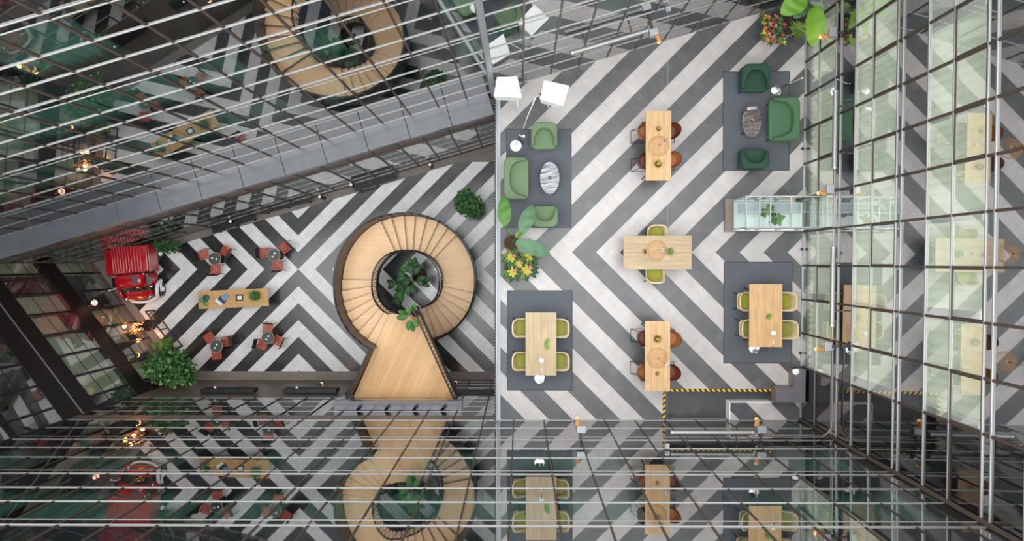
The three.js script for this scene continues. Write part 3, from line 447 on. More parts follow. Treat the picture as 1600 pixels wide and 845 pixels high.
// oval marble tables
function ovalTable(u, v, mat, label, dish) {
  const t = thing('coffee_table', label, 'coffee table', at(u, v, 0.4)), s = new THREE.Shape(); s.absellipse(0, 0, 0.30, 0.5, 0, 2 * Math.PI);
  const g = slabOf(s, 0.375, 0.405, 0.008, [], 40), p = g.attributes.position, uv = new Float32Array(p.count * 2); for (let i = 0; i < p.count; i++) { uv[2 * i] = p.getX(i) + 0.5; uv[2 * i + 1] = p.getZ(i) + 0.5; } g.setAttribute('uv', new THREE.BufferAttribute(uv, 2));
  part(t, 'tabletop', smooth(g), mat); part(t, 'under_frame', slabOf((() => { const q = new THREE.Shape(); q.absellipse(0, 0, 0.22, 0.4, 0, 2 * Math.PI); return q; })(), 0.355, 0.374, 0.004, [], 24), M.black); legs4(t, 0.3, 0.6, 0.36, 0.012, 0.012, 0.05, M.black);
  const d = thing(dish[0], dish[1], dish[2], [t.position.x, 0.417, t.position.z]); part(d, 'bowl', lathe([[0, 0], [0.03, 0], [0.05, 0.02], [0.055, 0.05], [0.048, 0.05], [0.042, 0.025], [0, 0.012]], 20), dish[3]); part(d, 'lid_knob', ball(0.018, 0, 0.03, 0, 10), M.dark);
}
ovalTable(859, 278, M.marble, 'oval coffee table with a pale veined marble top', ['candle_holder', 'small dark candle holder in the middle of the pale marble table', 'candle holder', M.steel]);
ovalTable(1175, 189, M.marbleDark, 'oval coffee table with a dark polished marble top', ['bowl', 'small shiny bowl in the middle of the dark marble table', 'bowl', M.chrome]);
{ const t = thing('tray', 'narrow silver tray on the upper end of the dark marble table', 'tray', (() => { const [x, z] = W2(1175, 169, 0.42); return [x, 0.417, z]; })(), 0.15); part(t, 'plate', rbox(0.3, 0.012, 0.09, 0.005, 0, 0.006, 0), M.chrome); part(t, 'spoon', rod([-0.1, 0.02, 0], [0.12, 0.02, 0.01], 0.007, 6), M.chrome); }

// dining tables: four boards on two trestles; long side along z
function boardTable(kind, len, wid, h, topMat, label, u, v, turn, o = {}) {
  const t = thing(kind, label, 'table', (() => { const [x, z] = W2(u, v, h + (o.y ?? 0)); return [x, o.y ?? 0, z]; })(), turn), n = o.boards ?? 4, bw = wid / n;
  for (let i = 0; i < n; i++) { const g = metric(rbox(bw - 0.002, 0.038, len, 0.004, (i - (n - 1) / 2) * bw, h - 0.019, 0)), uv = g.attributes.uv, k = rr(0, 3); for (let j = 0; j < uv.count; j++) uv.setXY(j, uv.getX(j) + k, uv.getY(j) + k * 0.7); part(t, 'board', g, topMat); }
  for (const s of [-1, 1]) {
    part(t, 'trestle', [rod([-wid * 0.42, 0, s * len * 0.38 + s * 0.1], [-wid * 0.28, h - 0.06, s * len * 0.36], 0.018, 8), rod([wid * 0.42, 0, s * len * 0.38 + s * 0.1], [wid * 0.28, h - 0.06, s * len * 0.36], 0.018, 8), rod([-wid * 0.3, h - 0.06, s * len * 0.36], [wid * 0.3, h - 0.06, s * len * 0.36], 0.02, 8), rod([-wid * 0.36, h * 0.4, s * len * 0.38], [wid * 0.36, h * 0.4, s * len * 0.38], 0.012, 8)], M.black);
  }
  part(t, 'stretcher', box(0.04, 0.03, len * 0.74, 0, h - 0.06, 0), M.black); return t;
}
const T1 = boardTable('bar_table', 2.13, 0.78, 1.02, M.oak, 'high oak table in the upper middle of the upper floor with two brass bowls', 1029, 227.5, 0);
const T2 = boardTable('bar_table', 2.16, 0.77, 1.02, M.oak, 'high oak table beside the black and yellow edging with brass bowls', 1027.5, 556.5, 0);
const T3 = boardTable('dining_table', 2.11, 1.05, 0.76, M.oakPaleU, 'wide pale oak table standing crosswise in the middle of the upper floor', 1027.5, 394.5, Q);
for (const b of T3.children) if (b.name === 'board') b.material = M.oakPale;
const T4 = boardTable('dining_table', 1.97, 0.96, 0.76, M.oakPale, 'pale oak dining table on the grey rug beside the floor edge', 845.2, 537.3, 0, { y: 0.0135 });
const T5 = boardTable('dining_table', 1.95, 1.02, 0.76, M.oak, 'oak dining table on the grey rug nearest the right glass wall', 1196.5, 493, 0, { y: 0.0135 });

// shell chairs: olive pad in a pale moulded shell, back towards +z... the sitter looks to -z
function shellChair(label, pos, turn, olive, group) {
  const t = thing('dining_chair', label, 'chair', pos, turn, group), w = 0.62, d = 0.58;
  const wall = new THREE.Shape(); { const a = w / 2 - 0.01, b = d / 2 - 0.01, ai = a - 0.03, bi = b - 0.03, f = -d / 2 + 0.08; wall.moveTo(-a, f); wall.lineTo(-a, b - 0.22); wall.quadraticCurveTo(-a, b, -a + 0.22, b); wall.lineTo(a - 0.22, b); wall.quadraticCurveTo(a, b, a, b - 0.22); wall.lineTo(a, f); wall.lineTo(ai, f); wall.lineTo(ai, bi - 0.2); wall.quadraticCurveTo(ai, bi, ai - 0.2, bi); wall.lineTo(-ai + 0.2, bi); wall.quadraticCurveTo(-ai, bi, -ai, bi - 0.2); wall.lineTo(-ai, f); wall.closePath(); }
  const g = slabOf(wall, 0.43, 0.78, 0.008, [], 8); const p = g.attributes.position; // shape y runs to -z after turning, so mirror
  for (let i = 0; i < p.count; i++) { let x = p.getX(i), y = p.getY(i), z = -p.getZ(i); const f = (y - 0.43) / 0.35, k = clamp((z + d * 0.35) / (d * 0.75)); y = 0.43 + (y - 0.43) * (0.35 + 0.65 * k * k); x *= 0.82 + 0.18 * f; if (z > 0) z *= 0.8 + 0.2 * f; p.setXYZ(i, x, y, z); }
  part(t, 'backrest', smooth(flip(g)), M.shell);
  part(t, 'seat', smooth(slabOf(rrect(w * 0.84, d * 0.86, 0.14), 0.41, 0.445, 0.012)), M.shell);
  part(t, 'seat_pad', smooth(metric(slabOf(rrect(w * 0.64, d * 0.68, 0.09), 0.445, 0.48, 0.014).translate(0, 0, -0.035))), olive);
  for (const a of [-1, 1]) for (const b of [-1, 1]) part(t, 'leg', rod([a * 0.27, 0, b * 0.25], [a * 0.17, 0.42, b * 0.16], 0.011, 8, 0.014), M.black);
  return t;
}
function flip(g) { g = flat(g); for (const a of [g.attributes.position, g.attributes.uv, g.attributes.normal]) if (a) for (let i = 0; i < a.count; i += 3) for (let c = 0; c < a.itemSize; c++) { const q = a.array[(i + 1) * a.itemSize + c]; a.array[(i + 1) * a.itemSize + c] = a.array[(i + 2) * a.itemSize + c]; a.array[(i + 2) * a.itemSize + c] = q; } g.computeVertexNormals(); return g; }
const chairs = [[814, 512, -Q, M.olive, 'olive padded shell chair left of the table beside the floor edge, upper one'], [814, 564, -Q, M.olive, 'olive padded shell chair left of the table beside the floor edge, lower one'], [875, 512.5, Q, M.olive, 'olive padded shell chair right of the table beside the floor edge, upper one'], [875, 564, Q, M.olive, 'olive padded shell chair right of the table beside the floor edge, lower one'],
  [1166, 471, -Q, M.oliveBright, 'shell chair with green pad left of the table nearest the right wall, upper one'], [1169.5, 513.5, -Q, M.olive, 'shell chair with olive pad left of the table nearest the right wall, lower one'], [1227, 471, Q, M.oliveBright, 'shell chair between the right glass wall and the dining table, upper one'], [1229, 514.5, Q, M.olive, 'shell chair between the right glass wall and the dining table, lower one'],
  [1026, 365.5, Math.PI, M.oliveBright, 'shell chair with bright olive pad above the crosswise pale table'], [1023.5, 428.5, 0, M.oliveBright, 'shell chair with bright olive pad below the crosswise pale table']];
for (const [u, v, turn, m, lab] of chairs) { const [x, z] = W2(u, v, 0.55), onRug = u < 1000 || u > 1100; shellChair(lab, [x, onRug ? 0.0135 : 0, z], turn, m); }

// bar stools: a curved leather bucket on a black wire frame
function stool(label, u, v, turn, mat) {
  const [x, z] = W2(u, v, 0.85), t = thing('bar_stool', label, 'stool', [x, 0, z], turn), w = 0.46, d = 0.46;
  const g = new THREE.SphereGeometry(0.26, 24, 14, 0, Math.PI * 2, Math.PI * 0.42, Math.PI * 0.42), p = g.attributes.position;
  for (let i = 0; i < p.count; i++) { const zz = p.getZ(i); let y = p.getY(i) + 0.02; const k = clamp((zz + 0.12) / 0.36); y = y > -0.2 ? -0.2 + (y + 0.2) * (0.35 + 1.3 * k) : y; p.setXYZ(i, p.getX(i) * 1.0, y + 0.93, zz); } g.computeVertexNormals();
  const inn = g.clone().scale(0.94, 1, 0.94).translate(0, 0.01, 0); part(t, 'backrest', join([g, inn]), mat);
  part(t, 'seat', smooth(slabOf(rrect(0.4, 0.4, 0.17), 0.72, 0.79, 0.02)), mat);
  for (const s of [-1, 1]) part(t, 'frame', [rod([s * 0.2, 0, 0.3], [s * 0.17, 0.74, 0.12], 0.009, 6), rod([s * 0.2, 0, -0.24], [s * 0.17, 0.74, -0.12], 0.009, 6), rod([s * 0.2, 0.006, 0.3], [s * 0.2, 0.006, -0.24], 0.009, 6)], M.black);
  part(t, 'foot_rail', [rod([-0.19, 0.25, -0.21], [0.19, 0.25, -0.21], 0.009, 6), rod([-0.2, 0.006, 0.3], [0.2, 0.006, 0.3], 0.009, 6)], M.black);
}
stool('tan leather bar stool left of the upper high table, upper one', 1008, 206, -Q, M.leather); stool('brown leather bar stool left of the upper high table, lower one', 1008.5, 252.5, -Q, M.leatherDark); stool('dark leather bar stool right of the upper high table, upper one', 1048, 205, Q, M.leatherDark); stool('tan leather bar stool right of the upper high table, lower one', 1048.5, 250, Q, M.leather);
stool('dark leather bar stool left of the high table by the edging, upper one', 1007.5, 528, -Q, M.leatherDark); stool('tan leather bar stool left of the high table by the edging, lower one', 1007, 580.5, -Q, M.leather); stool('tan leather bar stool right of the high table by the edging, upper one', 1048.5, 529, Q, M.leather); stool('dark red leather bar stool right of the high table by the edging, lower one', 1047.5, 581, Q, M.leatherDark);

// things on the tables
const on = (u, v, y) => { const [x, z] = W2(u, v, y); return [x, y, z]; };
const bowlAt = (p, r, label) => { const t = thing('bowl', label, 'bowl', p); part(t, 'dish', lathe([[0, 0], [r * 0.5, 0], [r, r * 0.5], [r * 1.02, r * 0.56], [r * 0.92, r * 0.54], [r * 0.45, r * 0.12], [0, r * 0.1]], 24), M.brass); part(t, 'candle', cyl(r * 0.28, r * 0.28, r * 0.4, 0, r * 0.3, 0, 14), M.oakPale); };
bowlAt(on(1028.7, 201, 1.03), 0.07, 'small brass bowl on the upper end of the upper high table'); bowlAt(on(1028, 256.5, 1.03), 0.115, 'round brass bowl on the lower end of the upper high table');
bowlAt(on(1027, 529, 1.03), 0.115, 'round brass bowl on the high table beside the edging, upper end'); bowlAt(on(1027, 583.5, 1.03), 0.06, 'small brass bowl on the high table beside the edging, lower end');
// pendant lamps of open cane hoops, hung from a wire stretched across the court
function pendant(u, v, label) {
  const hh = 2.05, [x, z] = W2(u, v, hh), t = thing('pendant_lamp', label, 'lamp', [x, hh, z], 0), R = 0.30;
  const prof = [[0.06, 0.2], [0.14, 0.19], [0.22, 0.15], [0.27, 0.08], [0.3, 0], [0.28, -0.08], [0.22, -0.13]], hoops = [];
  for (const [r, y] of prof) hoops.push(new THREE.TorusGeometry(r, 0.0045, 5, 40).rotateX(Math.PI / 2).translate(0, y, 0)); part(t, 'hoops', hoops, M.rattan);
  const ribs = []; for (let k = 0; k < 36; k++) { const a = k / 36 * 6.2832; ribs.push(tube(prof.map(([r, y]) => [r * Math.cos(a), y, r * Math.sin(a)]), 0.0032, 10, 4)); } part(t, 'cane_ribs', ribs, M.rattan);
  const sk = part(t, 'socket', cyl(0.03, 0.022, 0.1, 0, 0.2, 0, 14), M.brass); part(sk, 'bulb', ball(0.045, 0, 0.1, 0, 14), M.white); part(t, 'cord', cyl(0.004, 0.004, 1.12, 0, 0.8, 0, 6), M.dark); return t;
}
pendant(1029, 228, 'cane pendant lamp over the upper high table'); pendant(1026.5, 391, 'cane pendant lamp over the crosswise pale table'); pendant(1027, 559, 'cane pendant lamp over the high table by the edging');
{ const a = W2(1041, 16, 3.4), x = W2(1042, 702, 3.4)[0], t = thing('wire', 'thin steel wire stretched across the upper floor from glass wall to glass wall', 'wire', [x, 3.4, 0]); part(t, 'cable', rod([0, 0, zAt(x, NT, DT) + 0.05], [0, 0, DB - 0.05], 0.003, 6), M.steel); for (const z of [zAt(x, NT, DT) + 0.08, DB - 0.1]) part(t, 'anchor', [box(0.12, 0.1, 0.12, 0, 0, z), cyl(0.03, 0.03, 0.2, 0, 0.05, z, 10)], M.steel); }
const vase = (p, r, h, label) => { const t = thing('vase', label, 'vase', p); part(t, 'body', lathe([[0, 0], [r * 0.7, 0], [r, h * 0.4], [r * 0.8, h * 0.8], [r * 0.5, h], [r * 0.42, h], [r * 0.6, h * 0.7], [0, h * 0.2]], 22), M.white); part(t, 'mouth', cyl(r * 0.4, r * 0.4, 0.004, 0, h * 0.86, 0, 14), M.dark); };
vase(on(1037, 222, 1.03), 0.07, 0.16, 'white vase near the middle of the upper high table'); vase(on(1042, 569.5, 1.03), 0.06, 0.1, 'white jar at the right edge of the high table by the edging');
vase(on(1036.3, 391, 0.77), 0.075, 0.14, 'white vase in the middle of the crosswise pale table'); 
{ const t = thing('cup', 'small white and black cup beside the white vase on the crosswise table', 'cup', on(1027, 391.5, 0.77)); part(t, 'body', lathe([[0, 0], [0.03, 0], [0.04, 0.09], [0.035, 0.09], [0.027, 0.01], [0, 0.01]], 18), M.white); part(t, 'coffee', cyl(0.033, 0.033, 0.003, 0, 0.075, 0, 14), M.soil); part(t, 'handle', new THREE.TorusGeometry(0.026, 0.006, 6, 14).translate(0.055, 0.05, 0), M.white);
  const b = thing('box', 'small dark wooden box at the left of the crosswise pale table', 'box', on(1006.5, 393, 0.77), 0.1); part(b, 'case', rbox(0.1, 0.08, 0.17, 0.008, 0, 0.04, 0), M.rattan); part(b, 'inset', rbox(0.07, 0.02, 0.12, 0.005, 0.01, 0.075, 0), M.dark); }

// floor lamps
function discLamp(u, v, label, mat, neckTo, pole, r = 0.17, hs = 1) {
  const h = 1.55 * hs, [x, z] = W2(u, v, h), [px2, pz] = W2(...pole, 0), t = thing('floor_lamp', label, 'lamp', [px2, 0.012, pz]);
  part(t, 'base', smooth(lathe([[0, 0], [0.13, 0], [0.13, 0.015], [0.03, 0.03], [0, 0.03]], 24)), mat === M.chrome ? M.chrome : M.dark); part(t, 'pole', rod([0, 0.02, 0], [0, 1.4 * hs, 0], 0.011, 8), M.dark);
  const dx = x - px2, dz = z - pz; part(t, 'arm', tube([[0, 1.38 * hs, 0], [dx * 0.25, 1.58 * hs, dz * 0.25], [dx * 0.7, 1.66 * hs, dz * 0.7], [dx, 1.62 * hs, dz]], 0.01, 20, 6), M.dark);
  const ls = part(t, 'lamp_shade', lathe([[0, 0.1], [r * 0.25, 0.1], [r * 0.8, 0.06], [r, 0], [r * 0.97, -0.005], [r * 0.7, 0.045], [0, 0.07]], 28).translate(dx, h - 0.02, dz), mat); part(ls, 'finial', cyl(0.02, 0.016, 0.05, dx, h + 0.1, dz, 12), M.steel);
  part(t, 'spot', [rod([0, 1.3 * hs, 0], [neckTo[0], 1.36 * hs, neckTo[1]], 0.01, 6), ball(0.045, neckTo[0], 1.36 * hs, neckTo[1], 14)], mat); part(t, 'knob', ball(0.025, 0, 1.42 * hs, 0, 10), mat);
}
discLamp(806, 227.5, 'floor lamp with a white disc shade above the light green sofa', M.white, [0.12, 0.02], [812, 224]);
discLamp(1211.5, 140.5, 'floor lamp with a chrome disc shade beside the dark green armchair', M.chrome, [0.38, -0.16], [1214, 143], 0.17, 0.72);
function tableLamp(u, v, label, foot) { // a small arc lamp leaning over a table end
  const [x, z] = W2(u, v, 1.25), [bx, bz] = W2(...foot, 0), t = thing('floor_lamp', label, 'lamp', [bx, 0.012, bz]), dx = x - bx, dz = z - bz;
  part(t, 'base', lathe([[0, 0], [0.16, 0], [0.16, 0.02], [0.04, 0.035], [0, 0.035]], 24), M.chrome); part(t, 'pole', tube([[0, 0.02, 0], [0, 0.9, 0], [dx * 0.12, 1.25, dz * 0.12], [dx * 0.55, 1.45, dz * 0.55], [dx, 1.33, dz]], 0.009, 30, 6), M.chrome);
  const ls = part(t, 'lamp_shade', lathe([[0, 0.07], [0.04, 0.065], [0.075, 0.02], [0.08, -0.03], [0.074, -0.03], [0.05, 0.03], [0, 0.05]], 22).translate(dx, 1.25, dz), M.white); part(ls, 'bulb', ball(0.035, dx, 1.24, dz, 12), M.dark); part(t, 'weight', ball(0.03, 0.05, 0.06, 0.12, 10), M.white);
}
tableLamp(846, 563, 'slim arc lamp leaning over the lower end of the table beside the floor edge', [843, 591]); tableLamp(1209, 520.5, 'slim arc lamp leaning over the table nearest the right glass wall', [1178, 544]);

// two big white lantern lamps on bent white legs in the corner by the top wall
function boxLamp(pts, yTop, sides, label, foot, legs) {
  const c = pts.map(([u, v]) => W2(u, v, yTop)), mx = c.reduce((s, p) => s + p[0], 0) / 4, mz = c.reduce((s, p) => s + p[1], 0) / 4, [fx, fz] = W2(...foot, 0), t = thing('lantern_lamp', label, 'lamp', [fx, 0, fz]);
  const loc = c.map(([x, z]) => [x - fx, z - fz]), lowr = loc.map(([x, z]) => [(mx - fx) + (x - mx + fx) * 0.9, (mz - fz) + (z - mz + fz) * 0.9]), sh = [];
  const quad = (a, b, cc, d) => { const g = new THREE.BufferGeometry(); g.setAttribute('position', new THREE.Float32BufferAttribute([...a, ...b, ...cc, ...a, ...cc, ...d], 3)); g.computeVertexNormals(); return g; };
  const P = (p, y) => [p[0], y, p[1]], y0 = yTop - 0.55;
  part(t, 'top_panel', quad(...loc.map((p) => P(p, yTop))), M.white); for (let i = 0; i < 4; i++) part(t, 'side_panel', quad(P(loc[i], yTop), P(loc[(i + 1) % 4], yTop), P(lowr[(i + 1) % 4], y0), P(lowr[i], y0)), M.white); part(t, 'under_panel', quad(...lowr.map((p) => P(p, y0))), M.white);
  const cx = mx - fx, cz = mz - fz; part(t, 'stem', rod([cx, y0, cz], [0, 0.75, 0], 0.018, 8), M.white); for (const [u, v] of legs) { const [x, z] = W2(u, v, 0); part(t, 'leg', tube([[0, 0.78, 0], [(x - fx) * 0.6, 0.62, (z - fz) * 0.6], [x - fx, 0.012, z - fz]], 0.014, 16, 6), M.white); }
}
boxLamp([[776.5, 120.5], [808, 119.5], [815.5, 152.5], [771.5, 150.5]], 2.15, 0, 'white lantern lamp with a square shade touching the top glass wall', [806, 160], [[790, 156.5], [826, 131], [812, 178]]);
boxLamp([[850.5, 125.5], [889.3, 134], [880, 165], [844, 155]], 2.15, 0, 'white lantern lamp with a square shade turned away from the wall', [838, 158], [[818, 200], [859, 171.5], [832, 163]]);

// glass pavilion counter against the right wall
{
  const [x0, z0] = W2(1131, 311, 0), [x1, z1] = W2(1253, 362, 0), w = x1 - x0, d = z1 - z0, t = thing('glass_cabinet', 'glass-roofed display cabinet on a grey plinth standing against the right glass wall', 'cabinet', [(x0 + x1) / 2, 0, (z0 + z1) / 2]);
  part(t, 'plinth', metric(rbox(w, 0.14, d, 0.01, 0, 0.07, 0)), M.brownPanel); const gx0 = -w / 2 + 0.22, gx1 = w / 2 - 0.02, gz = d / 2 - 0.06, H = 1.35;
  const cols = [gx0, gx0 + 0.4, gx0 + 0.72, gx0 + 1.34, gx0 + 1.98, gx1];
  const bars = []; for (const x of cols) { for (const s of [-1, 1]) part(t, 'post', box(0.035, H, 0.035, x, 0.14 + H / 2, s * gz), M.steel); part(t, 'roof_bar', box(0.035, 0.035, 2 * gz, x, 0.14 + H, 0), M.steel); }
  for (const s of [-1, 1]) { part(t, 'top_rail', box(gx1 - gx0, 0.04, 0.04, (gx0 + gx1) / 2, 0.14 + H, s * gz), M.steel); part(t, 'kerb', box(gx1 - gx0, 0.05, 0.05, (gx0 + gx1) / 2, 0.17, s * gz), M.white); }
  part(t, 'ridge', box(gx1 - gx0, 0.02, 0.02, (gx0 + gx1) / 2, 0.15 + H, 0), M.steel);
  for (let i = 0; i + 1 < cols.length; i++) { const c = (cols[i] + cols[i + 1]) / 2, ww = cols[i + 1] - cols[i] - 0.035; for (const s of [-1, 1]) { const r = part(t, 'roof_pane', sheet, M.clear); r.rotation.x = -Math.PI / 2; r.position.set(c, 0.14 + H, s * gz / 2); r.scale.set(ww, gz - 0.03, 1); const q = part(t, 'side_pane', sheet, M.clear); q.position.set(c, 0.14 + H / 2, s * gz); q.scale.set(ww, H - 0.04, 1); } }
  const e = part(t, 'side_pane', sheet, M.clear); e.rotation.y = Q; e.position.set(gx0, 0.14 + H / 2, 0); e.scale.set(2 * gz, H - 0.04, 1);
  part(t, 'deck', box(gx1 - gx0 - 0.1, 0.03, 2 * gz - 0.08, (gx0 + gx1) / 2, 0.165, 0), M.white); part(t, 'shelf', box(gx1 - gx0 - 0.3, 0.02, 0.3, (gx0 + gx1) / 2 - 0.1, 0.55, -0.18), M.edge);
  part(t, 'vent_box', rbox(0.2, 0.12, 0.12, 0.01, 0.62, 1.38, -gz + 0.1), M.dark);
}
// sunken corner: hazard edging and the grey wall block
{
  const edging = (a, b, label) => { const len = Math.hypot(b[0] - a[0], b[1] - a[1]), n = Math.round(len / 0.17), t = thing('edging_strip', label, 'strip', [(a[0] + b[0]) / 2, 0, (a[1] + b[1]) / 2], Math.atan2(-(b[1] - a[1]), b[0] - a[0])); part(t, 'base', box(len, 0.014, 0.085, 0, 0.007, 0), M.tapeBlack);
    for (let i = 0; i < n; i++) { const g = box(len / n * 0.5, 0.004, 0.083, (i + 0.5) * len / n - len / 2, 0.016, 0), p = g.attributes.position; for (let k = 0; k < p.count; k++) p.setX(k, p.getX(k) + p.getZ(k) * 0.7); part(t, 'stripe', g, M.yellow); } };
  edging([xPit0 - 0.05, zPit - 0.03], [xPit2 + 0.0, zPit - 0.03], 'black and yellow edging along the upper side of the sunken corner'); edging([xPit0 - 0.05, zPit + 0.05], [xPit0 - 0.05, DB - 0.05], 'black and yellow edging along the left side of the sunken corner');
  const h = 0.46, P = (u, v) => W2(u, v, h), a = P(1241, 577), b = P(1212, 605.5), t = thing('wall_block', 'low dark grey L-shaped block in the corner by the right wall', 'plinth', [0, 0, 0]), xr = DR - 0.03, zEnd = P(1240, 629)[1];
  const out = [[a[0], a[1]], [xr - 0.05, a[1]], [xr - 0.07, zEnd], [b[0], zEnd], [b[0], b[1]], [a[0], b[1]]];
  part(t, 'body', prism(out.map(([x, z], i) => [x, z]), 0.001, h - 0.03), M.brownPanel); part(t, 'top', metric(prism(out, h - 0.03, h)), M.blockTop);
  const l = thing('dome_light', 'flat white round lamp on the corner of the grey block', 'lamp', [a[0] + 0.05, h, a[1] + 0.06]); part(l, 'diffuser', smooth(lathe([[0, 0.06], [0.07, 0.05], [0.11, 0.015], [0.11, 0], [0, 0]], 22)), M.white); part(l, 'bracket', box(0.16, 0.02, 0.05, -0.02, 0.02, -0.1), M.black);
}
// balustrade along the edge of the upper floor
{
  const z0 = zAt(EDGE, NT, DT) + 0.05, z1 = DB - 0.06, t = thing('glass_balustrade', 'glass balustrade with a dark corded handrail along the edge of the upper floor', 'balustrade', [EDGE + 0.05, 0, (z0 + z1) / 2]), len = z1 - z0, n = 7;
  for (let i = 0; i < n; i++) { const q = part(t, 'pane', sheet, M.clear); q.rotation.y = Q; q.position.set(0, 0.52, -len / 2 + (i + 0.5) * len / n); q.scale.set(len / n - 0.02, 0.95, 1); }
  part(t, 'shoe', box(0.05, 0.08, len, 0, 0.04, 0), M.steel); const hr = part(t, 'handrail', rod([0, 1.02, -len / 2], [0, 1.02, len / 2], 0.022, 10), M.railDark);
  const cord = []; for (let i = 0; i < 110; i++) { const z = -len / 2 + (i + 0.5) * len / 110; cord.push(new THREE.TorusGeometry(0.024, 0.009, 5, 10).rotateX(0.5).translate(0, 1.02, z)); } part(hr, 'cord', cord, M.steel).userData.kind = 'stuff';
}
// fittings on the walls: tube heaters and copper spotlights
function tubeHeater(f, s0, s1, y, out, label) { const [x, yy, z] = f.world((s0 + s1) / 2, y, out), t = thing('tube_heater', label, 'heater', [x, yy, z], f.turn), l = s1 - s0; part(t, 'tube', cyl(0.07, 0.07, l, 0, 0, 0, 20).rotateZ(Q), M.alu); for (const k of [-1, 1]) { part(t, 'end_cap', cyl(0.075, 0.075, 0.05, 0, k * (l / 2 - 0.02), 0, 20).rotateZ(Q), M.steel); part(t, 'bracket', box(0.04, 0.04, out - 0.03, k * l * 0.3, 0.03, -out / 2 + 0.01), M.bronze); } return t; }
const sAt = (f, u, v, y) => f.at(W2(u, v, y));
const heater = (f, u0, v0, u1, v1, y, label) => { const a = sAt(f, u0, v0, y), b = sAt(f, u1, v1, y); tubeHeater(f, Math.min(a, b), Math.max(a, b), y, 0.3, label); };
heater(FR, 1320, 142, 1320, 264, 2.75, 'long white tube heater on the right wall near the green sofa'); heater(FR, 1318, 386, 1318, 510, 2.75, 'long white tube heater on the right wall near the dining table'); heater(FB, 1048, 690, 1176, 690, 2.75, 'long grey tube heater on the bottom wall by the sunken corner'); heater(FT, 889, 72, 1008, 36, 2.75, 'long white tube heater on the top glass wall');
function spot(f, u, v, y, label, out = 0.34) { const s = sAt(f, u, v, y), [x, yy, z] = f.world(s, y, 0.02), t = thing('wall_spotlight', label, 'lamp', [x, yy, z], f.turn); part(t, 'bracket', box(0.06, 0.06, out - 0.1, 0, 0, (out - 0.1) / 2), M.bronze); part(t, 'housing', rbox(0.26, 0.2, 0.2, 0.015, 0, 0, out), M.steel); part(t, 'shade', cyl(0.075, 0.05, 0.2, 0, -0.02, 0, 18).rotateX(1.1).translate(0.1, -0.02, out + 0.2), M.rattan); part(t, 'bulb', ball(0.05, 0.1, -0.08, out + 0.27, 14), M.bulb);
  const l = new THREE.PointLight('#ffb27a', 0.12); l.position.set(0.1, -0.08, out + 0.27); l.castShadow = true; l.shadow.radius = 2; l.name = 'spot_light'; t.add(l); }
spot(FR, 1318, 51, 2.6, 'copper spotlight on the right wall near the big leafed plant'); spot(FR, 1320, 296, 2.6, 'copper spotlight on the right wall above the glass cabinet'); spot(FR, 1322, 541, 2.6, 'copper spotlight on the right wall beyond the dining table'); spot(FB, 908, 690, 2.6, 'copper spotlight on the bottom wall under the grey rug'); spot(FB, 1189, 690, 2.6, 'copper spotlight at the end of the grey tube heater'); spot(FT, 1016, 34, 2.6, 'copper spotlight at the end of the tube heater on the top wall');
{ // rail pipe turning the corner of right and bottom walls
  const y = 2.5, a = FR.world(sAt(FR, 1304, 545, y), y, 0.16), t = thing('rail_pipe', 'dark steel pipe bending round the corner of the right and bottom walls', 'pipe', [0, 0, 0]); const zc = DB - 0.16, xc = DR - 0.2, x2 = W2(1182, 700, y)[0];
  part(t, 'pipe', tube([a, [a[0], y, zc - 0.5], [xc - 0.02, y, zc - 0.2], [xc - 0.22, y, zc], [xc - 0.6, y, zc], [x2, y, zc]], 0.03, 60, 8), M.pipe ??= std('#6f6a66', 0.3, 0.6)); for (const p of [[a[0], y, a[2]], [x2, y, zc]]) part(t, 'flange', ball(0.05, ...p, 10), M.steel);
}
// ---------------------------------------------------------------- plants
function blade(len, wid, bend, o = {}) { // a leaf along +z from the origin, arching down; folded at its midrib
  const n = o.n ?? 8, m = 2, P = [], U = [], I = [];
  for (let i = 0; i <= n; i++) { const s = i / n, a = bend * s, r = len / Math.max(bend, 1e-3); const z = bend > 0.01 ? r * Math.sin(a) : len * s, y = (o.rise ?? 0.3) * len * s - (bend > 0.01 ? r * (1 - Math.cos(a)) : 0); let w = wid * 0.5 * Math.pow(Math.sin(Math.PI * Math.pow(clamp(s * 0.97 + 0.015), o.skew ?? 0.75)), o.pow ?? 0.8); if (o.torn && i % 2) w *= 0.88;
    for (let k = -m; k <= m; k++) { const q = k / m; P.push(w * q + (o.twist ?? 0) * s * s * len, y + Math.abs(q) * w * (o.fold ?? 0.35) + (o.wave ?? 0) * Math.sin(s * 18 + k) * w, z); U.push(q * 0.5 + 0.5, s); } }
  const c = 2 * m + 1; for (let i = 0; i < n; i++) for (let k = 0; k < 2 * m; k++) { const a = i * c + k; I.push(a, a + c, a + 1, a + 1, a + c, a + c + 1); }
  const g = new THREE.BufferGeometry(); g.setAttribute('position', new THREE.Float32BufferAttribute(P, 3)); g.setAttribute('uv', new THREE.Float32BufferAttribute(U, 2)); g.setIndex(I); g.computeVertexNormals(); return g;
}
const potGeo = (r, h) => lathe([[0, 0], [r * 0.72, 0], [r * 0.95, h * 0.8], [r, h], [r * 0.9, h], [r * 0.86, h * 0.9], [0, h * 0.88]], 28);
function potted(name, label, p, r, h, mat, group) { const t = thing(name, label, 'plant', p, 0, group); part(t, 'pot', potGeo(r, h), mat); part(t, 'soil', cyl(r * 0.86, r * 0.86, 0.02, 0, h * 0.9, 0, 24), M.soil); return t; }
const leafAt = (t, g, mat, from, turn, pitch = 0, s = 1) => { const m = part(t, 'leaf', g, mat); m.position.set(...from); m.rotation.order = 'YXZ'; m.rotation.set(pitch, turn, 0); m.scale.setScalar(s); return m; };
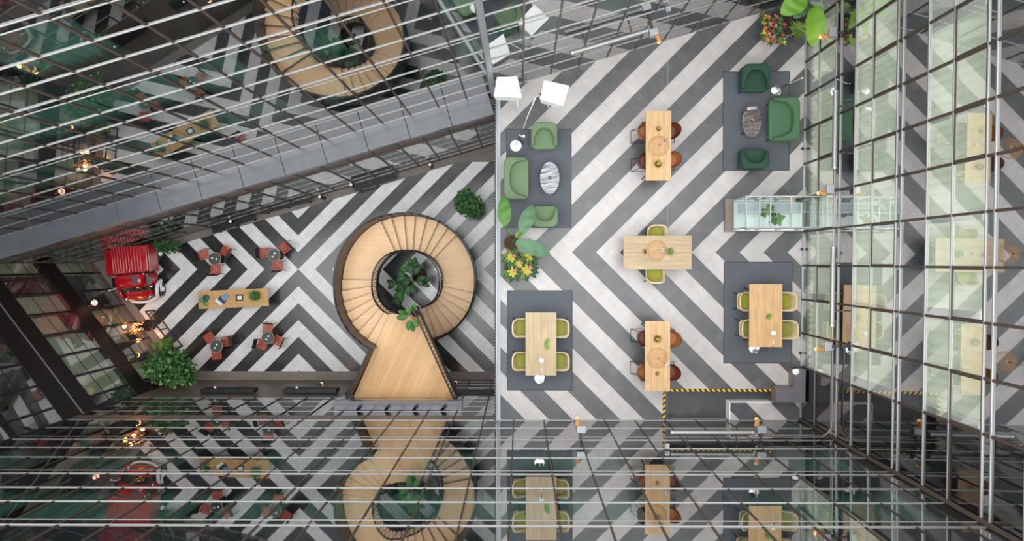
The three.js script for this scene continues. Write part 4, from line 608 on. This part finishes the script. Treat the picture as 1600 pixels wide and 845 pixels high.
const stalk = (t, a, b, r = 0.012, mat = L.lime) => part(t, 'stem', tube([a, [(a[0] * 0.6 + b[0] * 0.4), (a[1] + b[1]) * 0.55, (a[2] * 0.6 + b[2] * 0.4)], b], r, 10, 6), mat);
const toward = (dx, dz) => Math.atan2(dx, dz);
function aimedLeaf(t, base, pa, pb, y, wid, mat, o = {}) { // a big leaf whose foot and tip stand where the photograph shows them
  const [ax, az] = W2(...pa, y), [bx, bz] = W2(...pb, y - (o.drop ?? 0.1)), dx = bx - ax, dz = bz - az, len = Math.hypot(dx, dz), c = t.position, f = [ax - c.x, y - c.y, az - c.z];
  leafAt(t, blade(len * 1.04, wid, o.bend ?? 0.5, { n: 12, fold: 0.22, pow: 0.6, skew: 0.8, rise: 0.12, torn: o.torn, wave: 0.06, ...o }), mat, f, toward(dx, dz)); stalk(t, base, f, 0.018, mat);
}
{ // banana plant at the floor edge
  const t = potted('banana_plant', 'banana plant in a brown pot at the floor edge with three long leaves', W3(800, 380, 0), 0.26, 0.36, M.potBrown), b = [0, 0.4, 0];
  aimedLeaf(t, b, [789, 353], [787, 306], 1.35, 0.44, L.banana, { torn: true, drop: 0.2 }); aimedLeaf(t, b, [815, 363], [832, 321], 1.2, 0.44, L.bananaBlue, { drop: 0.25 }); aimedLeaf(t, b, [806, 378], [859, 397], 1.3, 0.5, L.bananaBlue, { torn: true, drop: 0.3 }); aimedLeaf(t, b, [806, 370], [826, 353], 1.0, 0.2, L.bananaPale);
  const c = thing('croton_plant', 'yellow green rosette plants in a trough below the banana plant', 'plant', W3(812, 413, 0)); part(c, 'pot', rbox(0.95, 0.3, 0.7, 0.03, 0, 0.15, 0), M.pot); part(c, 'soil', box(0.85, 0.02, 0.6, 0, 0.3, 0), M.soil);
  for (const [u, v, s] of [[799, 402, 1], [827, 400, 0.95], [801, 425, 1.05], [824, 421, 1.15], [812, 412, 0.8]]) { const [x, z] = W2(u, v, 0.5), o = [x - c.position.x, 0.38, z - c.position.z]; stalk(c, [o[0], 0.25, o[2]], o, 0.014, L.olive); for (let k = 0; k < 20; k++) { const ring = k < 9 ? 0 : 1, a = k * 2.4 + rr(-0.2, 0.2); leafAt(c, blade(ring ? 0.33 : 0.22, ring ? 0.13 : 0.08, 0.7, { rise: ring ? 0.15 : 0.5, n: 5 }), ring ? (k % 3 ? L.deep : L.olive) : (k % 5 === 1 ? L.pink : L.yellow), [o[0], o[1] + (ring ? 0 : 0.07), o[2]], a, 0, (ring ? 1.12 : 0.85) * s); } }
}
{ // planting at the top right corner
  const t = potted('bird_of_paradise', 'tall plant with two huge pale leaves in the top right corner', W3(1248, 28, 0), 0.3, 0.5, M.pot), b = [0, 0.5, 0];
  aimedLeaf(t, b, [1273, 12], [1266, 77], 2.1, 0.62, L.bananaPale, { torn: true, drop: 0.35, bend: 0.7 }); aimedLeaf(t, b, [1258, -6], [1216, 26], 2.0, 0.62, L.bananaPale, { drop: 0.3 }); aimedLeaf(t, b, [1262, 10], [1235, 33], 1.7, 0.3, L.bananaBlue, { drop: 0.3 }); aimedLeaf(t, b, [1272, 8], [1285, 20], 1.8, 0.3, L.pale);
  const c = thing('bromeliads', 'red orange and yellow rosette plants in a purple pot by the top right corner', 'plant', W3(1212, 44, 0)); part(c, 'pot', potGeo(0.42, 0.34), M.potPurple); part(c, 'soil', cyl(0.36, 0.36, 0.02, 0, 0.31, 0), M.soil);
  const cols = [L.red, L.pink, L.orange, L.lime, L.red, L.yellow, L.deep, L.pink]; for (let q = 0; q < 22; q++) { const u = 1191 + 34 * ((q * 0.618) % 1), v = 25 + 45 * (q / 22), [x, z] = W2(u, v, 0.55), o = [x - c.position.x, 0.5 + rr(0, 0.12), z - c.position.z]; stalk(c, [o[0] * 0.4, 0.3, o[2] * 0.4], o, 0.012, L.deep); for (let k = 0; k < 11; k++) leafAt(c, blade(k < 4 ? 0.11 : 0.16, 0.055, 0.6, { rise: k < 4 ? 0.7 : 0.15, n: 4 }), k < 4 ? cols[q % 8] : (k % 3 ? L.deep : cols[(q + 3) % 8]), o, k * 2.4 + q, 0, rr(0.8, 1.15)); }
  const s = potted('spider_plant', 'spider plant with narrow arching leaves below the huge pale leaves', W3(1240, 51, 0), 0.2, 0.3, M.pot); for (let k = 0; k < 60; k++) leafAt(s, blade(0.42, 0.035, 1.2, { rise: 0.7, n: 6 }), k % 3 ? L.olive : L.pale, [0, 0.3, 0], k * 2.4, 0, rr(0.7, 1.15));
}
{ // plant in the glass cabinet
  const t = potted('fern', 'leafy green plant growing through the roof of the glass cabinet', [...W3(1202, 335, 0).slice(0, 1), 0.182, W3(1202, 335, 0)[2]], 0.12, 0.2, M.white); for (const [u, v] of [[1198, 330], [1204, 329], [1194, 333], [1202, 325], [1213, 343], [1219, 340], [1216, 346], [1208, 345]]) { const [x, z] = W2(u, v, 1.35), o = [x - t.position.x, 1.17, z - t.position.z]; stalk(t, [0, 0.2, 0], o, 0.007, L.banana); for (let k = 0; k < 4; k++) leafAt(t, blade(0.17, 0.12, 0.6, { n: 5 }), k % 2 ? L.banana : L.lime, o, k * 1.7 + u); }
}
for (const [u, v, lab, mat, y, n] of [[852.5, 537, 'single green leaf in a bud vase on the table beside the floor edge', L.bananaPale, 0.772, 2], [1200, 494, 'small green sprig on the table nearest the right glass wall', L.bananaPale, 0.772, 7], [1046.5, 393, 'small dark succulent at the right of the crosswise pale table', L.olive, 0.772, 12]]) {
  const t = thing('table_plant', lab, 'plant', (() => { const [x, z] = W2(u, v, y); return [x, y, z]; })()); part(t, 'pot', lathe([[0, 0], [0.03, 0], [0.042, 0.06], [0.036, 0.06], [0, 0.05]], 18), M.dark); for (let k = 0; k < n; k++) leafAt(t, blade(n === 2 ? 0.2 : 0.13, n === 2 ? 0.11 : 0.06, 0.5, { rise: 0.4, n: 5 }), mat, [0, 0.05, 0], k * 2.4 + 0.3, 0, rr(0.8, 1.1));
}
function bush(name, label, p, pot, crown, leaf, mats, n, o = {}) { // crown: [x, y, z, rx, ry, rz] about the pot
  const t = potted(name, label, p, pot[0], pot[1], pot[2]); const [cx, cy, cz, rx, ry, rz] = crown, branches = []; const gs = mats.map(() => []);
  for (let k = 0; k < (o.stems ?? 7); k++) { const a = k * 2.4; branches.push(rod([0.03 * Math.cos(a), pot[1] * 0.85, 0.03 * Math.sin(a)], [cx + rx * 0.5 * Math.cos(a), cy - ry * 0.1, cz + rz * 0.5 * Math.sin(a)], 0.016, 6, 0.008)); } part(t, 'stem', branches, M.potBrown);
  for (let k = 0; k < n; k++) { const a = k * 2.39996, v = 1 - (k + 0.5) / n * 1.5, rad = Math.sqrt(Math.max(0, 1 - v * v)) * rr(0.55, 1.05), jit = 0.12; const x = cx + rx * (rad * Math.cos(a) + rr(-jit, jit)), z = cz + rz * (rad * Math.sin(a) + rr(-jit, jit)), y = cy + ry * v * rr(0.7, 1);
    if (o.keep && !o.keep(x + p[0], z + p[2])) continue;
    const g = blade(leaf[0] * rr(0.7, 1.2), leaf[1] * rr(0.8, 1.2), 0.7, { n: 4, rise: 0.25, fold: 0.25 }); g.rotateX(rr(-0.5, 0.5)); g.rotateY(a + rr(-0.9, 0.9) - Math.PI / 2 * 0 + (rnd() < 0.5 ? 0 : 1)); g.translate(x, y, z); gs[Math.floor(rnd() * mats.length)].push(flat(g)); }
  gs.forEach((q, i) => { if (q.length) part(t, 'foliage', q, mats[i]).userData.kind = 'stuff'; }); return t;
}
{
  const base = W3(290, 566, LOW), cc = W2(262, 582, LOW + 2.2), keep = (x, z) => z < DB - 0.16 && NL[0] * x + NL[1] * z < DL - 0.16 && NT[0] * x + NT[1] * z < DP - 0.14; bush('rubber_tree', 'large bushy green plant with pale patches in the lower left corner of the hall', base, [0.36, 0.5, M.pot], [cc[0] - base[0], 2.0, cc[1] - base[2], 0.95, 0.75, 0.95], [0.2, 0.11], [L.deep, L.deep, L.bush, L.pale, L.bush, L.mid], 900, { stems: 12, keep });
  const f = potted('fiddle_leaf_fig', 'pale green round-leaved plant between glass screen and big bushy plant', W3(268, 545, LOW), 0.2, 0.36, M.pot); for (const [u, v, y, s] of [[255, 537, 1.3, 1], [262, 534, 1.25, 1.1], [243, 539, 1.2, 0.8], [266, 540, 1.1, 0.8]]) { const [x, z] = W2(u, v, LOW + y), o = [x - f.position.x, y, z - f.position.z]; stalk(f, [0, 0.3, 0], o, 0.01, L.lime); for (let k = 0; k < 3; k++) leafAt(f, blade(0.26, 0.2, 0.4, { n: 5, pow: 0.6 }), L.lime, o, k * 2.1 + u, 0, s); }
  const b2 = W3(735, 322, LOW); bush('ficus', 'round dark green bush beside the floor edge above the spiral stair', b2, [0.24, 0.4, M.pot], [0, 0.95, -0.02, 0.56, 0.45, 0.56], [0.17, 0.09], [L.deep, L.mid, L.mid], 420);
  const b3 = W3(262, 380, LOW), c3 = W2(257, 383, LOW + 0.8); bush('shrub', 'low dark plant beside the red truck under the ledge', b3, [0.2, 0.32, M.pot], [c3[0] - b3[0], 0.75, c3[1] - b3[2], 0.6, 0.3, 0.3], [0.2, 0.09], [L.deep, L.deep, L.bush], 170, { keep });
  const m = potted('monstera', 'dark green large-leaved plant in a round brown pot inside the stair spiral', W3(656, 431, LOW), 0.27, 0.42, M.potBrown);
  for (const [u, v, y, s, tu] of [[636, 425, 1.5, 1.1, 3.6], [645, 428, 1.6, 1.2, 2.9], [652, 437, 1.5, 1, 1.4], [661, 441, 1.2, 0.9, 1.6], [640, 440, 1.45, 1.15, 4.4], [630, 446, 1.3, 1, 4.9], [616, 443, 1.2, 0.9, 4.9], [628, 458, 1.5, 1, 5.7], [623, 466, 1.4, 1.05, 5.9], [644, 413, 1.4, 0.9, 3.2], [633, 433, 1.7, 1.1, 4.6], [650, 420, 1.4, 1, 2.6], [641, 447, 1.3, 1.1, 0.3], [631, 452, 1.25, 1, 5.4]]) { const [x, z] = W2(u, v, LOW + y), o = [x - m.position.x, y, z - m.position.z]; stalk(m, [0, 0.4, 0], o, 0.011, L.deep); for (const q of [-0.6, 0.5]) leafAt(m, blade(0.4, 0.24, 0.7, { n: 6, pow: 0.65 }), rnd() < 0.6 ? L.deep : L.mid, o, tu + q, 0, s); }
  const r = potted('rubber_plant', 'young rubber plant with broad glossy leaves standing on the stair landing', W3(650, 489, LAND), 0.13, 0.2, M.potBrown);
  for (const [u, v, y, s, tu] of [[632, 494, 0.85, 1.25, 4.9], [628, 492, 0.75, 1, 4.2], [640, 506, 0.8, 1.15, 6.0], [644, 512, 0.7, 1.05, 0.1], [638, 488, 0.95, 0.95, 3.5], [646, 482, 0.85, 0.9, 2.9], [648, 503, 0.9, 1.0, 0.5]]) { const [x, z] = W2(u, v, LAND + y), o = [(x - r.position.x) * 0.6, y, (z - r.position.z) * 0.6]; stalk(r, [0, 0.18, 0], o, 0.009, L.mid); leafAt(r, blade(0.34, 0.22, 0.5, { n: 6, pow: 0.65 }), s > 1 ? L.mid : L.banana, o, tu, 0, s); }
}
// ---------------------------------------------------------------- lower hall: bistro sets
function bistroChair() {
  const t = thing('bistro_chair', '', 'chair', [0, LOW, 0]); const w = 0.44, d = 0.42;
  for (let i = 0; i < 5; i++) part(t, 'slat', rbox(w / 5 - 0.022, 0.022, d, 0.004, -w / 2 + (i + 0.5) * w / 5, 0.45, 0), M.redSlat);
  part(t, 'seat_frame', [box(w, 0.02, 0.025, 0, 0.43, d / 2 - 0.04), box(w, 0.02, 0.025, 0, 0.43, -d / 2 + 0.04)], M.black);
  for (const s of [-1, 1]) { part(t, 'leg', rod([s * 0.2, 0, -0.2], [s * 0.19, 0.43, -0.16], 0.011, 6), M.black); part(t, 'leg', tube([[s * 0.2, 0, 0.24], [s * 0.19, 0.44, 0.19], [s * 0.19, 0.86, 0.27]], 0.012, 12, 6), M.black); }
  part(t, 'backrest', [0, 1, 2].map((k) => rbox(0.42, 0.085, 0.03, 0.006, 0, 0.6 + k * 0.1, 0.225 + k * 0.02)), M.black); return t;
}
const bc = bistroChair(); let first = true;
const sets = [['upper left', 335.5, 404, [[318, 397.5, -1.2, 'left of'], [353, 392.5, 1.1, 'right of'], [337, 420.5, 0.03, 'below']]], ['upper right', 428, 398.5, [[414, 395, -1.5, 'left of'], [445, 386.5, 2.2, 'right of'], [434, 415, 0.08, 'below']]], ['lower left', 338, 540.5, [[327, 527.5, 3.75, 'above'], [354, 533, 1.75, 'right of'], [338.5, 554, 0.05, 'below']]], ['lower right', 418.5, 527.5, [[418.5, 513, 3.05, 'above'], [410, 538, 4.45, 'left of'], [435, 532.5, 1.15, 'right of']]]];
for (const [where, u, v, cs] of sets) {
  const [x, z] = W2(u, v, LOW + 0.73), t = thing('bistro_table', `round grey bistro table with a pale rim, ${where} set of the lower hall`, 'table', [x, LOW, z]); part(t, 'tabletop', cyl(0.255, 0.255, 0.022, 0, 0.725, 0, 36), M.spandrelTop ??= std('#474c4d', 0.35)); part(t, 'rim', new THREE.TorusGeometry(0.262, 0.012, 8, 40).rotateX(Q).translate(0, 0.725, 0), M.shell); part(t, 'column', cyl(0.03, 0.025, 0.7, 0, 0.36, 0, 14), M.black); part(t, 'foot', lathe([[0, 0], [0.2, 0], [0.2, 0.015], [0.04, 0.04], [0, 0.04]], 26), M.black);
  for (const k of [-1, 1]) { const c = thing('tealight', `small white tea light on the ${where} bistro table, ${where === 'upper left' ? (k < 0 ? 'left' : 'right') : (k < 0 ? 'lower' : 'upper')} one of the two`, 'candle', [x + (where === 'upper left' ? k * 0.09 : k * 0.045), LOW + 0.737, z + (where === 'upper left' ? k * 0.02 : -k * 0.07)], 0, `tea lights on the ${where} bistro table`); part(c, 'holder', lathe([[0, 0], [0.04, 0], [0.045, 0.05], [0.04, 0.05], [0.037, 0.012], [0, 0.01]], 18), M.white); part(c, 'wax', cyl(0.036, 0.036, 0.012, 0, 0.03, 0, 16), M.white); }
  for (const [cu, cv, turn, rel] of cs) { const [cx, cz] = W2(cu, cv, LOW + 0.45), lab = `red slatted bistro chair ${rel} the table of the ${where} set`; if (first) { bc.position.set(cx, LOW, cz); bc.rotation.y = turn; bc.userData.label = lab; first = false; } else copy(bc, [cx, LOW, cz], turn, lab); }
}
// the long oak table and what lies on it
{
  const h = 0.78, y = LOW + h; boardTable('long_table', 2.98, 0.76, h, M.oakU, 'long oak table standing crosswise in the lower hall', 364.5, 466.5, Q + 0.045, { y: LOW, boards: 4 });
  const P = (u, v) => { const [x, z] = W2(u, v, y); return [x, y, z]; };
  const v1 = (u, v, r, hh, mat, lab) => { const t = thing('jar', lab, 'jar', P(u, v)); part(t, 'body', lathe([[0, 0], [r * 0.8, 0], [r, hh * 0.3], [r * 0.9, hh * 0.8], [r * 0.6, hh], [r * 0.5, hh], [r * 0.75, hh * 0.75], [0, hh * 0.2]], 22), mat); part(t, 'neck', new THREE.TorusGeometry(r * 0.56, 0.008, 6, 20).rotateX(Q).translate(0, hh, 0), mat); };
  const gl = std('#8fae74', 0.2), teal = std('#3f7d78', 0.25); v1(316, 469, 0.11, 0.2, gl, 'pale green glass jar at the left end of the long table'); v1(324, 465, 0.13, 0.26, teal, 'teal jar at the left end of the long table'); v1(323, 474, 0.11, 0.18, gl, 'pale green glass jar in front of the teal jar');
  const paper = (u, v, w, d, turn, mat, lab, lift = 0) => { const p = P(u, v), t = thing('magazine', lab, 'magazine', [p[0], y + 0.001 + lift, p[2]], turn); part(t, 'cover', rbox(w, 0.008, d, 0.002, 0, 0.012, 0), mat); part(t, 'pages', box(w - 0.012, 0.008, d - 0.012, 0, 0.004, 0), M.white); };
  paper(342.5, 471.5, 0.16, 0.34, 0.95, M.white, 'white magazine lying open-edged on the long table'); paper(347.5, 468.5, 0.2, 0.34, 0.9, std('#3b3f57', 0.5), 'dark blue magazine overlapping the white one on the long table', 0.018); paper(353, 463.5, 0.3, 0.24, 0.7, std('#7f98ab', 0.5), 'pale blue magazine at the right of the magazines on the long table', 0.036);
  const t = thing('tray', 'square dark tray with a white card on the long table', 'tray', P(374.5, 465), 0.05); part(t, 'rim', [box(0.3, 0.03, 0.03, 0, 0.02, 0.12), box(0.3, 0.03, 0.03, 0, 0.02, -0.12), box(0.03, 0.03, 0.24, 0.135, 0.02, 0), box(0.03, 0.03, 0.24, -0.135, 0.02, 0)], M.dark); part(t, 'base', box(0.28, 0.008, 0.24, 0, 0.005, 0), M.dark); part(t, 'card', box(0.19, 0.01, 0.16, 0, 0.014, 0), M.white);
  const g = potted('grass_plant', 'tufted green plant at the right end of the long table', P(400.5, 461.5), 0.09, 0.12, M.pot); for (let k = 0; k < 80; k++) leafAt(g, blade(0.34, 0.035, 1.0, { rise: 0.75, n: 5 }), k % 3 ? L.mid : L.olive, [0, 0.11, 0], k * 2.4, 0, rr(0.55, 1.05));
}
// ---------------------------------------------------------------- the red truck backed against the ledge wall
{
  const [x, z] = W2(203, 425, LOW + 1.2), t = thing('truck', 'small red vintage truck with a ribbed cargo box backed against the ledge wall', 'truck', [x, LOW, z], 0.1);
  // own z: +z is the front (down in the picture)
  const bw = 1.78, b0 = -1.05, b1 = 0.05, n = 15, prof = (s) => 1.42 - 0.16 * Math.pow(Math.abs(s), 3);
  part(t, 'cargo_box', smooth(rbox(bw - 0.03, 0.9, b1 - b0, 0.05, 0, 0.93, (b0 + b1) / 2)), M.truckRed);
  const cargo = t.children[t.children.length - 1];
  for (let i = 0; i < n; i++) { const s = ((i + 0.5) / n - 0.5) * 2, xx = s * bw / 2 * 0.98, w = bw / n * 0.62; part(cargo, 'rib', smooth(rbox(w, 0.07, b1 - b0 + 0.02, 0.025, xx, prof(s) + 0.0, (b0 + b1) / 2)), M.truckRed); }
  { const s = new THREE.Shape(); for (let i = 0; i <= 20; i++) { const q = (i / 20 - 0.5) * 2; s.lineTo ? (i ? s.lineTo(q * bw / 2, prof(q)) : s.moveTo(-bw / 2, prof(-1))) : 0; } s.lineTo(bw / 2, 0.6); s.lineTo(-bw / 2, 0.6); s.closePath(); part(t, 'roof', new THREE.ExtrudeGeometry(s, { depth: b1 - b0, bevelEnabled: false }).translate(0, -0.01, b0), M.truckRed); }
  part(t, 'trim_bar', rbox(bw + 0.02, 0.06, 0.05, 0.02, 0, 1.24, b1 + 0.02), M.dark);
  // cab: rounded sections from the back to the nose
  const cab = (secs, mat, nm) => { const m = 18, P = [], I = []; secs.forEach(([zz, w, top, bot]) => { for (let k = 0; k <= m; k++) { const a = Math.PI * (k / m), c = Math.cos(a), sn = Math.sin(a), e = 0.5; P.push(w * Math.sign(c) * Math.pow(Math.abs(c), e), bot + (top - bot) * Math.pow(sn, e), zz); } }); const c = m + 1; for (let i = 0; i + 1 < secs.length; i++) for (let k = 0; k < m; k++) { const a = i * c + k; I.push(a, a + 1, a + c, a + 1, a + c + 1, a + c); } const g = new THREE.BufferGeometry(); g.setAttribute('position', new THREE.Float32BufferAttribute(P, 3)); g.setIndex(I); g.computeVertexNormals(); return part(t, nm, g, mat); };
  const cx = 0.08, cabG = [[0.1, 0.66, 1.45, 0.4], [0.14, 0.7, 1.5, 0.4], [0.35, 0.72, 1.56, 0.4], [0.55, 0.7, 1.53, 0.4], [0.66, 0.64, 1.44, 0.4]]; const cabM = cab(cabG, M.truckRed, 'cab');
  cab([[0.62, 0.655, 1.45, 0.45], [0.74, 0.63, 1.24, 0.45], [0.84, 0.6, 1.02, 0.45]], M.smoke, 'windscreen');
  cab([[0.82, 0.61, 1.0, 0.35], [0.95, 0.58, 0.94, 0.35], [1.1, 0.5, 0.82, 0.35], [1.18, 0.34, 0.66, 0.38], [1.2, 0.1, 0.55, 0.45]], M.truckRed, 'bonnet');
  part(cabM, 'roof_hatch', smooth(rbox(0.26, 0.03, 0.36, 0.012, 0.34, 1.53, 0.36)), M.blockTop); part(cabM, 'side_window', box(0.02, 0.34, 0.4, 0.71, 1.15, 0.38), M.smoke); part(cabM, 'side_window', box(0.02, 0.34, 0.4, -0.71, 1.15, 0.38), M.smoke);
  part(t, 'bumper', tube([[-0.72, 0.42, 0.5], [-0.68, 0.42, 0.95], [-0.45, 0.42, 1.22], [0, 0.42, 1.3], [0.45, 0.42, 1.22], [0.74, 0.42, 0.95], [0.82, 0.42, 0.5]], 0.06, 40, 10), M.white);
  for (const s of [-1, 1]) { part(t, 'wing', smooth(tube([[s * 0.78, 0.3, 0.45], [s * 0.8, 0.66, 0.62], [s * 0.78, 0.7, 0.85], [s * 0.7, 0.55, 1.08], [s * 0.62, 0.34, 1.18]], 0.075, 24, 12)), s > 0 ? M.white : M.truckRed); part(t, 'headlight', ball(0.085, s * 0.5, 0.78, 1.1, 16), M.chrome); const wh = part(t, 'wheel', [cyl(0.3, 0.3, 0.2, 0, 0, 0, 26).rotateZ(Q).translate(s * 0.7, 0.3, 0.82), cyl(0.3, 0.3, 0.2, 0, 0, 0, 26).rotateZ(Q).translate(s * 0.76, 0.3, -0.7)], M.dark); part(wh, 'hub_cap', [ball(0.12, s * 0.79, 0.3, 0.82, 14), ball(0.12, s * 0.85, 0.3, -0.7, 14)], M.white); part(t, 'mirror', [rod([s * 0.68, 1.2, 0.62], [s * 0.86, 1.3, 0.68], 0.012, 6), ball(0.06, s * 0.88, 1.3, 0.68, 10)], M.chrome); }
  part(t, 'chassis', box(1.2, 0.16, 2.1, 0, 0.38, 0), M.black); part(t, 'marker_light', [ball(0.035, 0.62, 1.32, 0.14, 10), ball(0.035, 0.7, 1.25, 0.2, 10)], M.white);
  const w = thing('spare_wheel', 'white-rimmed wheel leaning beside the red truck', 'wheel', W3(240, 401, LOW)); part(w, 'tyre', new THREE.TorusGeometry(0.2, 0.06, 10, 28).rotateY(1.2).translate(0, 0.27, 0), M.white); part(w, 'hub', cyl(0.14, 0.14, 0.05, 0, 0, 0, 20).rotateX(Q).rotateY(1.2).translate(0, 0.27, 0), M.steel);
}
// ---------------------------------------------------------------- glass screen, lamps and fittings of the lower hall
{
  const a = W2(241, 484, LOW), b = W2(285.6, 541, LOW), len = Math.hypot(b[0] - a[0], b[1] - a[1]), t = thing('glass_screen', 'low glass screen in a dark frame standing before the left wall', 'screen', [(a[0] + b[0]) / 2, LOW, (a[1] + b[1]) / 2], Math.atan2(-(b[1] - a[1]), b[0] - a[0])), h = 0.72;
  for (const s of [-1, 0, 1]) part(t, 'post', box(0.045, h, 0.045, s * (len / 2 - 0.02), h / 2, 0), M.bronze); for (const y of [0.03, h]) part(t, 'rail', box(len, 0.045, 0.045, 0, y, 0), M.bronze); for (const s of [-1, 1]) { const q = part(t, 'pane', sheet, M.clear); q.position.set(s * len / 4, h / 2, 0); q.scale.set(len / 2 - 0.06, h - 0.06, 1); part(t, 'foot', box(0.05, 0.03, 0.4, s * (len / 2 - 0.03), 0.015, 0.16), M.bronze); }
}
{ // cluster lamp of many small bulbs on a dark frame
  const [x, z] = W2(232, 508, LOW), t = thing('cluster_lamp', 'dark lamp stand crowded with small glowing bulbs beside the left wall', 'lamp', [x, LOW, z]); part(t, 'base', lathe([[0, 0], [0.26, 0], [0.26, 0.03], [0.05, 0.06], [0, 0.06]], 24), M.black); part(t, 'column', cyl(0.05, 0.04, 0.9, 0, 0.48, 0, 14), M.black); const rings = []; for (let k = 0; k < 5; k++) rings.push(new THREE.TorusGeometry(0.2, 0.014, 6, 26).rotateX(Q).translate(0, 0.2 + k * 0.16, 0)); part(t, 'frame', rings, M.black);
  for (let k = 0; k < 5; k++) for (let j = 0; j < 4; j++) { const a = 2.2 + j * 0.62 + (k % 2) * 0.2; part(t, 'bulb', ball(0.036, 0.19 * Math.cos(a), 0.22 + k * 0.16, 0.19 * Math.sin(a), 10), M.bulb); if (j % 2) part(t, 'spacer', rod([0.04 * Math.cos(a), 0.2 + k * 0.16, 0.04 * Math.sin(a)], [0.2 * Math.cos(a), 0.2 + k * 0.16, 0.2 * Math.sin(a)], 0.01, 5), M.black); }
  for (const [dx, dz, y] of [[-0.4, 0.1, 0.5], [-0.35, -0.2, 0.8], [0.1, 0.45, 0.7]]) { const l = new THREE.PointLight('#ff9c52', 0.15); l.position.set(dx, y, dz); l.castShadow = true; l.shadow.radius = 4; l.name = 'cluster_light'; t.add(l); }
}
const lampOn = (f, u, v, y, label, mat, power, r = 0.08) => { const [x, yy, z] = f.world(sAt(f, u, v, y), y, 0.02), t = thing('wall_lamp', label, 'lamp', [x, yy, z], f.turn); part(t, 'arm', rod([0, 0, 0], [0, 0.05, 0.18], 0.014, 6), M.bronze); part(t, 'bulb', ball(r, 0, 0.0, 0.22, 14), mat); part(t, 'cap', lathe([[0, 0.11], [r * 0.7, 0.09], [r * 0.9, 0.05], [0, 0.06]], 16).translate(0, 0, 0.22), M.bronze); if (power) { const l = new THREE.PointLight('#ffb488', power); l.position.set(0, -0.01, 0.22); l.castShadow = true; l.shadow.radius = r / 0.02; l.name = 'lamp_light'; t.add(l); } };
lampOn(FL, 151, 470, -5.2, 'glowing oval lamp on the left wall above the red truck', M.bulbPink, 0.08, 0.12); lampOn(FL, 218, 552, -5.4, 'glowing lamp on the left wall beside the bushy plant', M.bulb, 0.08, 0.1);
lampOn(FB, 502, 601, -5.2, 'small pink lamp on the bottom wall left of the stair landing', M.bulbPink, 0.05, 0.07); lampOn(FB, 712, 597.5, -5.6, 'small pink lamp on the bottom wall right of the stair landing', M.bulbPink, 0.04, 0.06);
{ // spotlights with pale heads along the podium wall
  for (const [u, v, lab] of [[361, 346, 'nearest the bistro tables'], [500, 307.5, 'over the point'], [549, 289, 'at the end of the long bench'], [672, 257.5, 'above the round bush']]) { const [x, z] = W2(u, v, LOW + 0.6), t = thing('floor_spotlight', `small pale-headed spotlight along the ledge wall, ${lab}`, 'lamp', [x, LOW, z]); part(t, 'base', cyl(0.09, 0.08, 0.03, 0, 0.016, 0, 18), M.black); part(t, 'stem', cyl(0.014, 0.014, 0.5, 0, 0.28, 0, 8), M.black); part(t, 'head', cyl(0.09, 0.06, 0.16, 0, 0.58, 0, 18), M.dark); part(t, 'lens', cyl(0.06, 0.06, 0.01, 0, 0.664, 0, 18), M.white); }
  const bench = (u0, v0, u1, v1, lab) => { const a = W2(u0, v0, LOW + 0.45).map((q, i) => q - NT[i] * 0.07), b = W2(u1, v1, LOW + 0.45).map((q, i) => q - NT[i] * 0.07), len = Math.hypot(b[0] - a[0], b[1] - a[1]), t = thing('bench', lab, 'bench', [(a[0] + b[0]) / 2, LOW, (a[1] + b[1]) / 2], Math.atan2(-(b[1] - a[1]), b[0] - a[0])); for (let k = 0; k < 3; k++) part(t, 'board', rbox(len, 0.04, 0.1, 0.006, 0, 0.43, -0.11 + k * 0.11), M.dark); for (const s of [-1, 0, 1]) part(t, 'support', box(0.08, 0.41, 0.3, s * (len / 2 - 0.2), 0.205, 0), M.black); };
  bench(330, 357, 398, 333.5, 'black bench along the ledge wall above the bistro tables'); bench(405, 327, 486, 306, 'black bench along the ledge wall over the chevron point'); bench(552, 291, 618, 271, 'black bench along the ledge wall above the spiral stair');
}
for (const [u0, u1, lab] of [[318, 400, 'black radiator on the brown wall right of the bushy plant'], [445, 528, 'black radiator on the brown wall left of the stair landing']]) { const y = -4.55, s0 = sAt(FB, u0, 608, y), s1 = sAt(FB, u1, 608, y), a = Math.min(s0, s1), l = Math.abs(s1 - s0), t = thing('radiator', lab, 'radiator', FB.world(a + l / 2, y, 0.02), FB.turn); part(t, 'casing', rbox(l, 0.5, 0.16, 0.02, 0, 0, 0.1), M.black); for (let k = 0; k < 4; k++) part(t, 'fin', box(l - 0.06, 0.03, 0.19, 0, -0.18 + k * 0.12, 0.1), M.dark); part(t, 'valve', ball(0.05, l / 2 - 0.5, 0.1, 0.22, 10), M.white); }
for (const [u, v, lab] of [[1255.5, 232, 'beside the green sofa'], [1254, 389.5, 'below the glass cabinet'], [1252, 551.5, 'beside the lower dining rug']]) { const [x, z] = W2(u, v, 0.1), t = thing('door_stop', `small black knob at the foot of the right wall, ${lab}`, 'door stop', [x - 0.02, 0, z]); part(t, 'stem', cyl(0.02, 0.02, 0.07, 0, 0.036, 0, 10), M.steel); part(t, 'cap', ball(0.045, 0, 0.09, 0, 12), M.black); }
renderer.render(scene, camera);
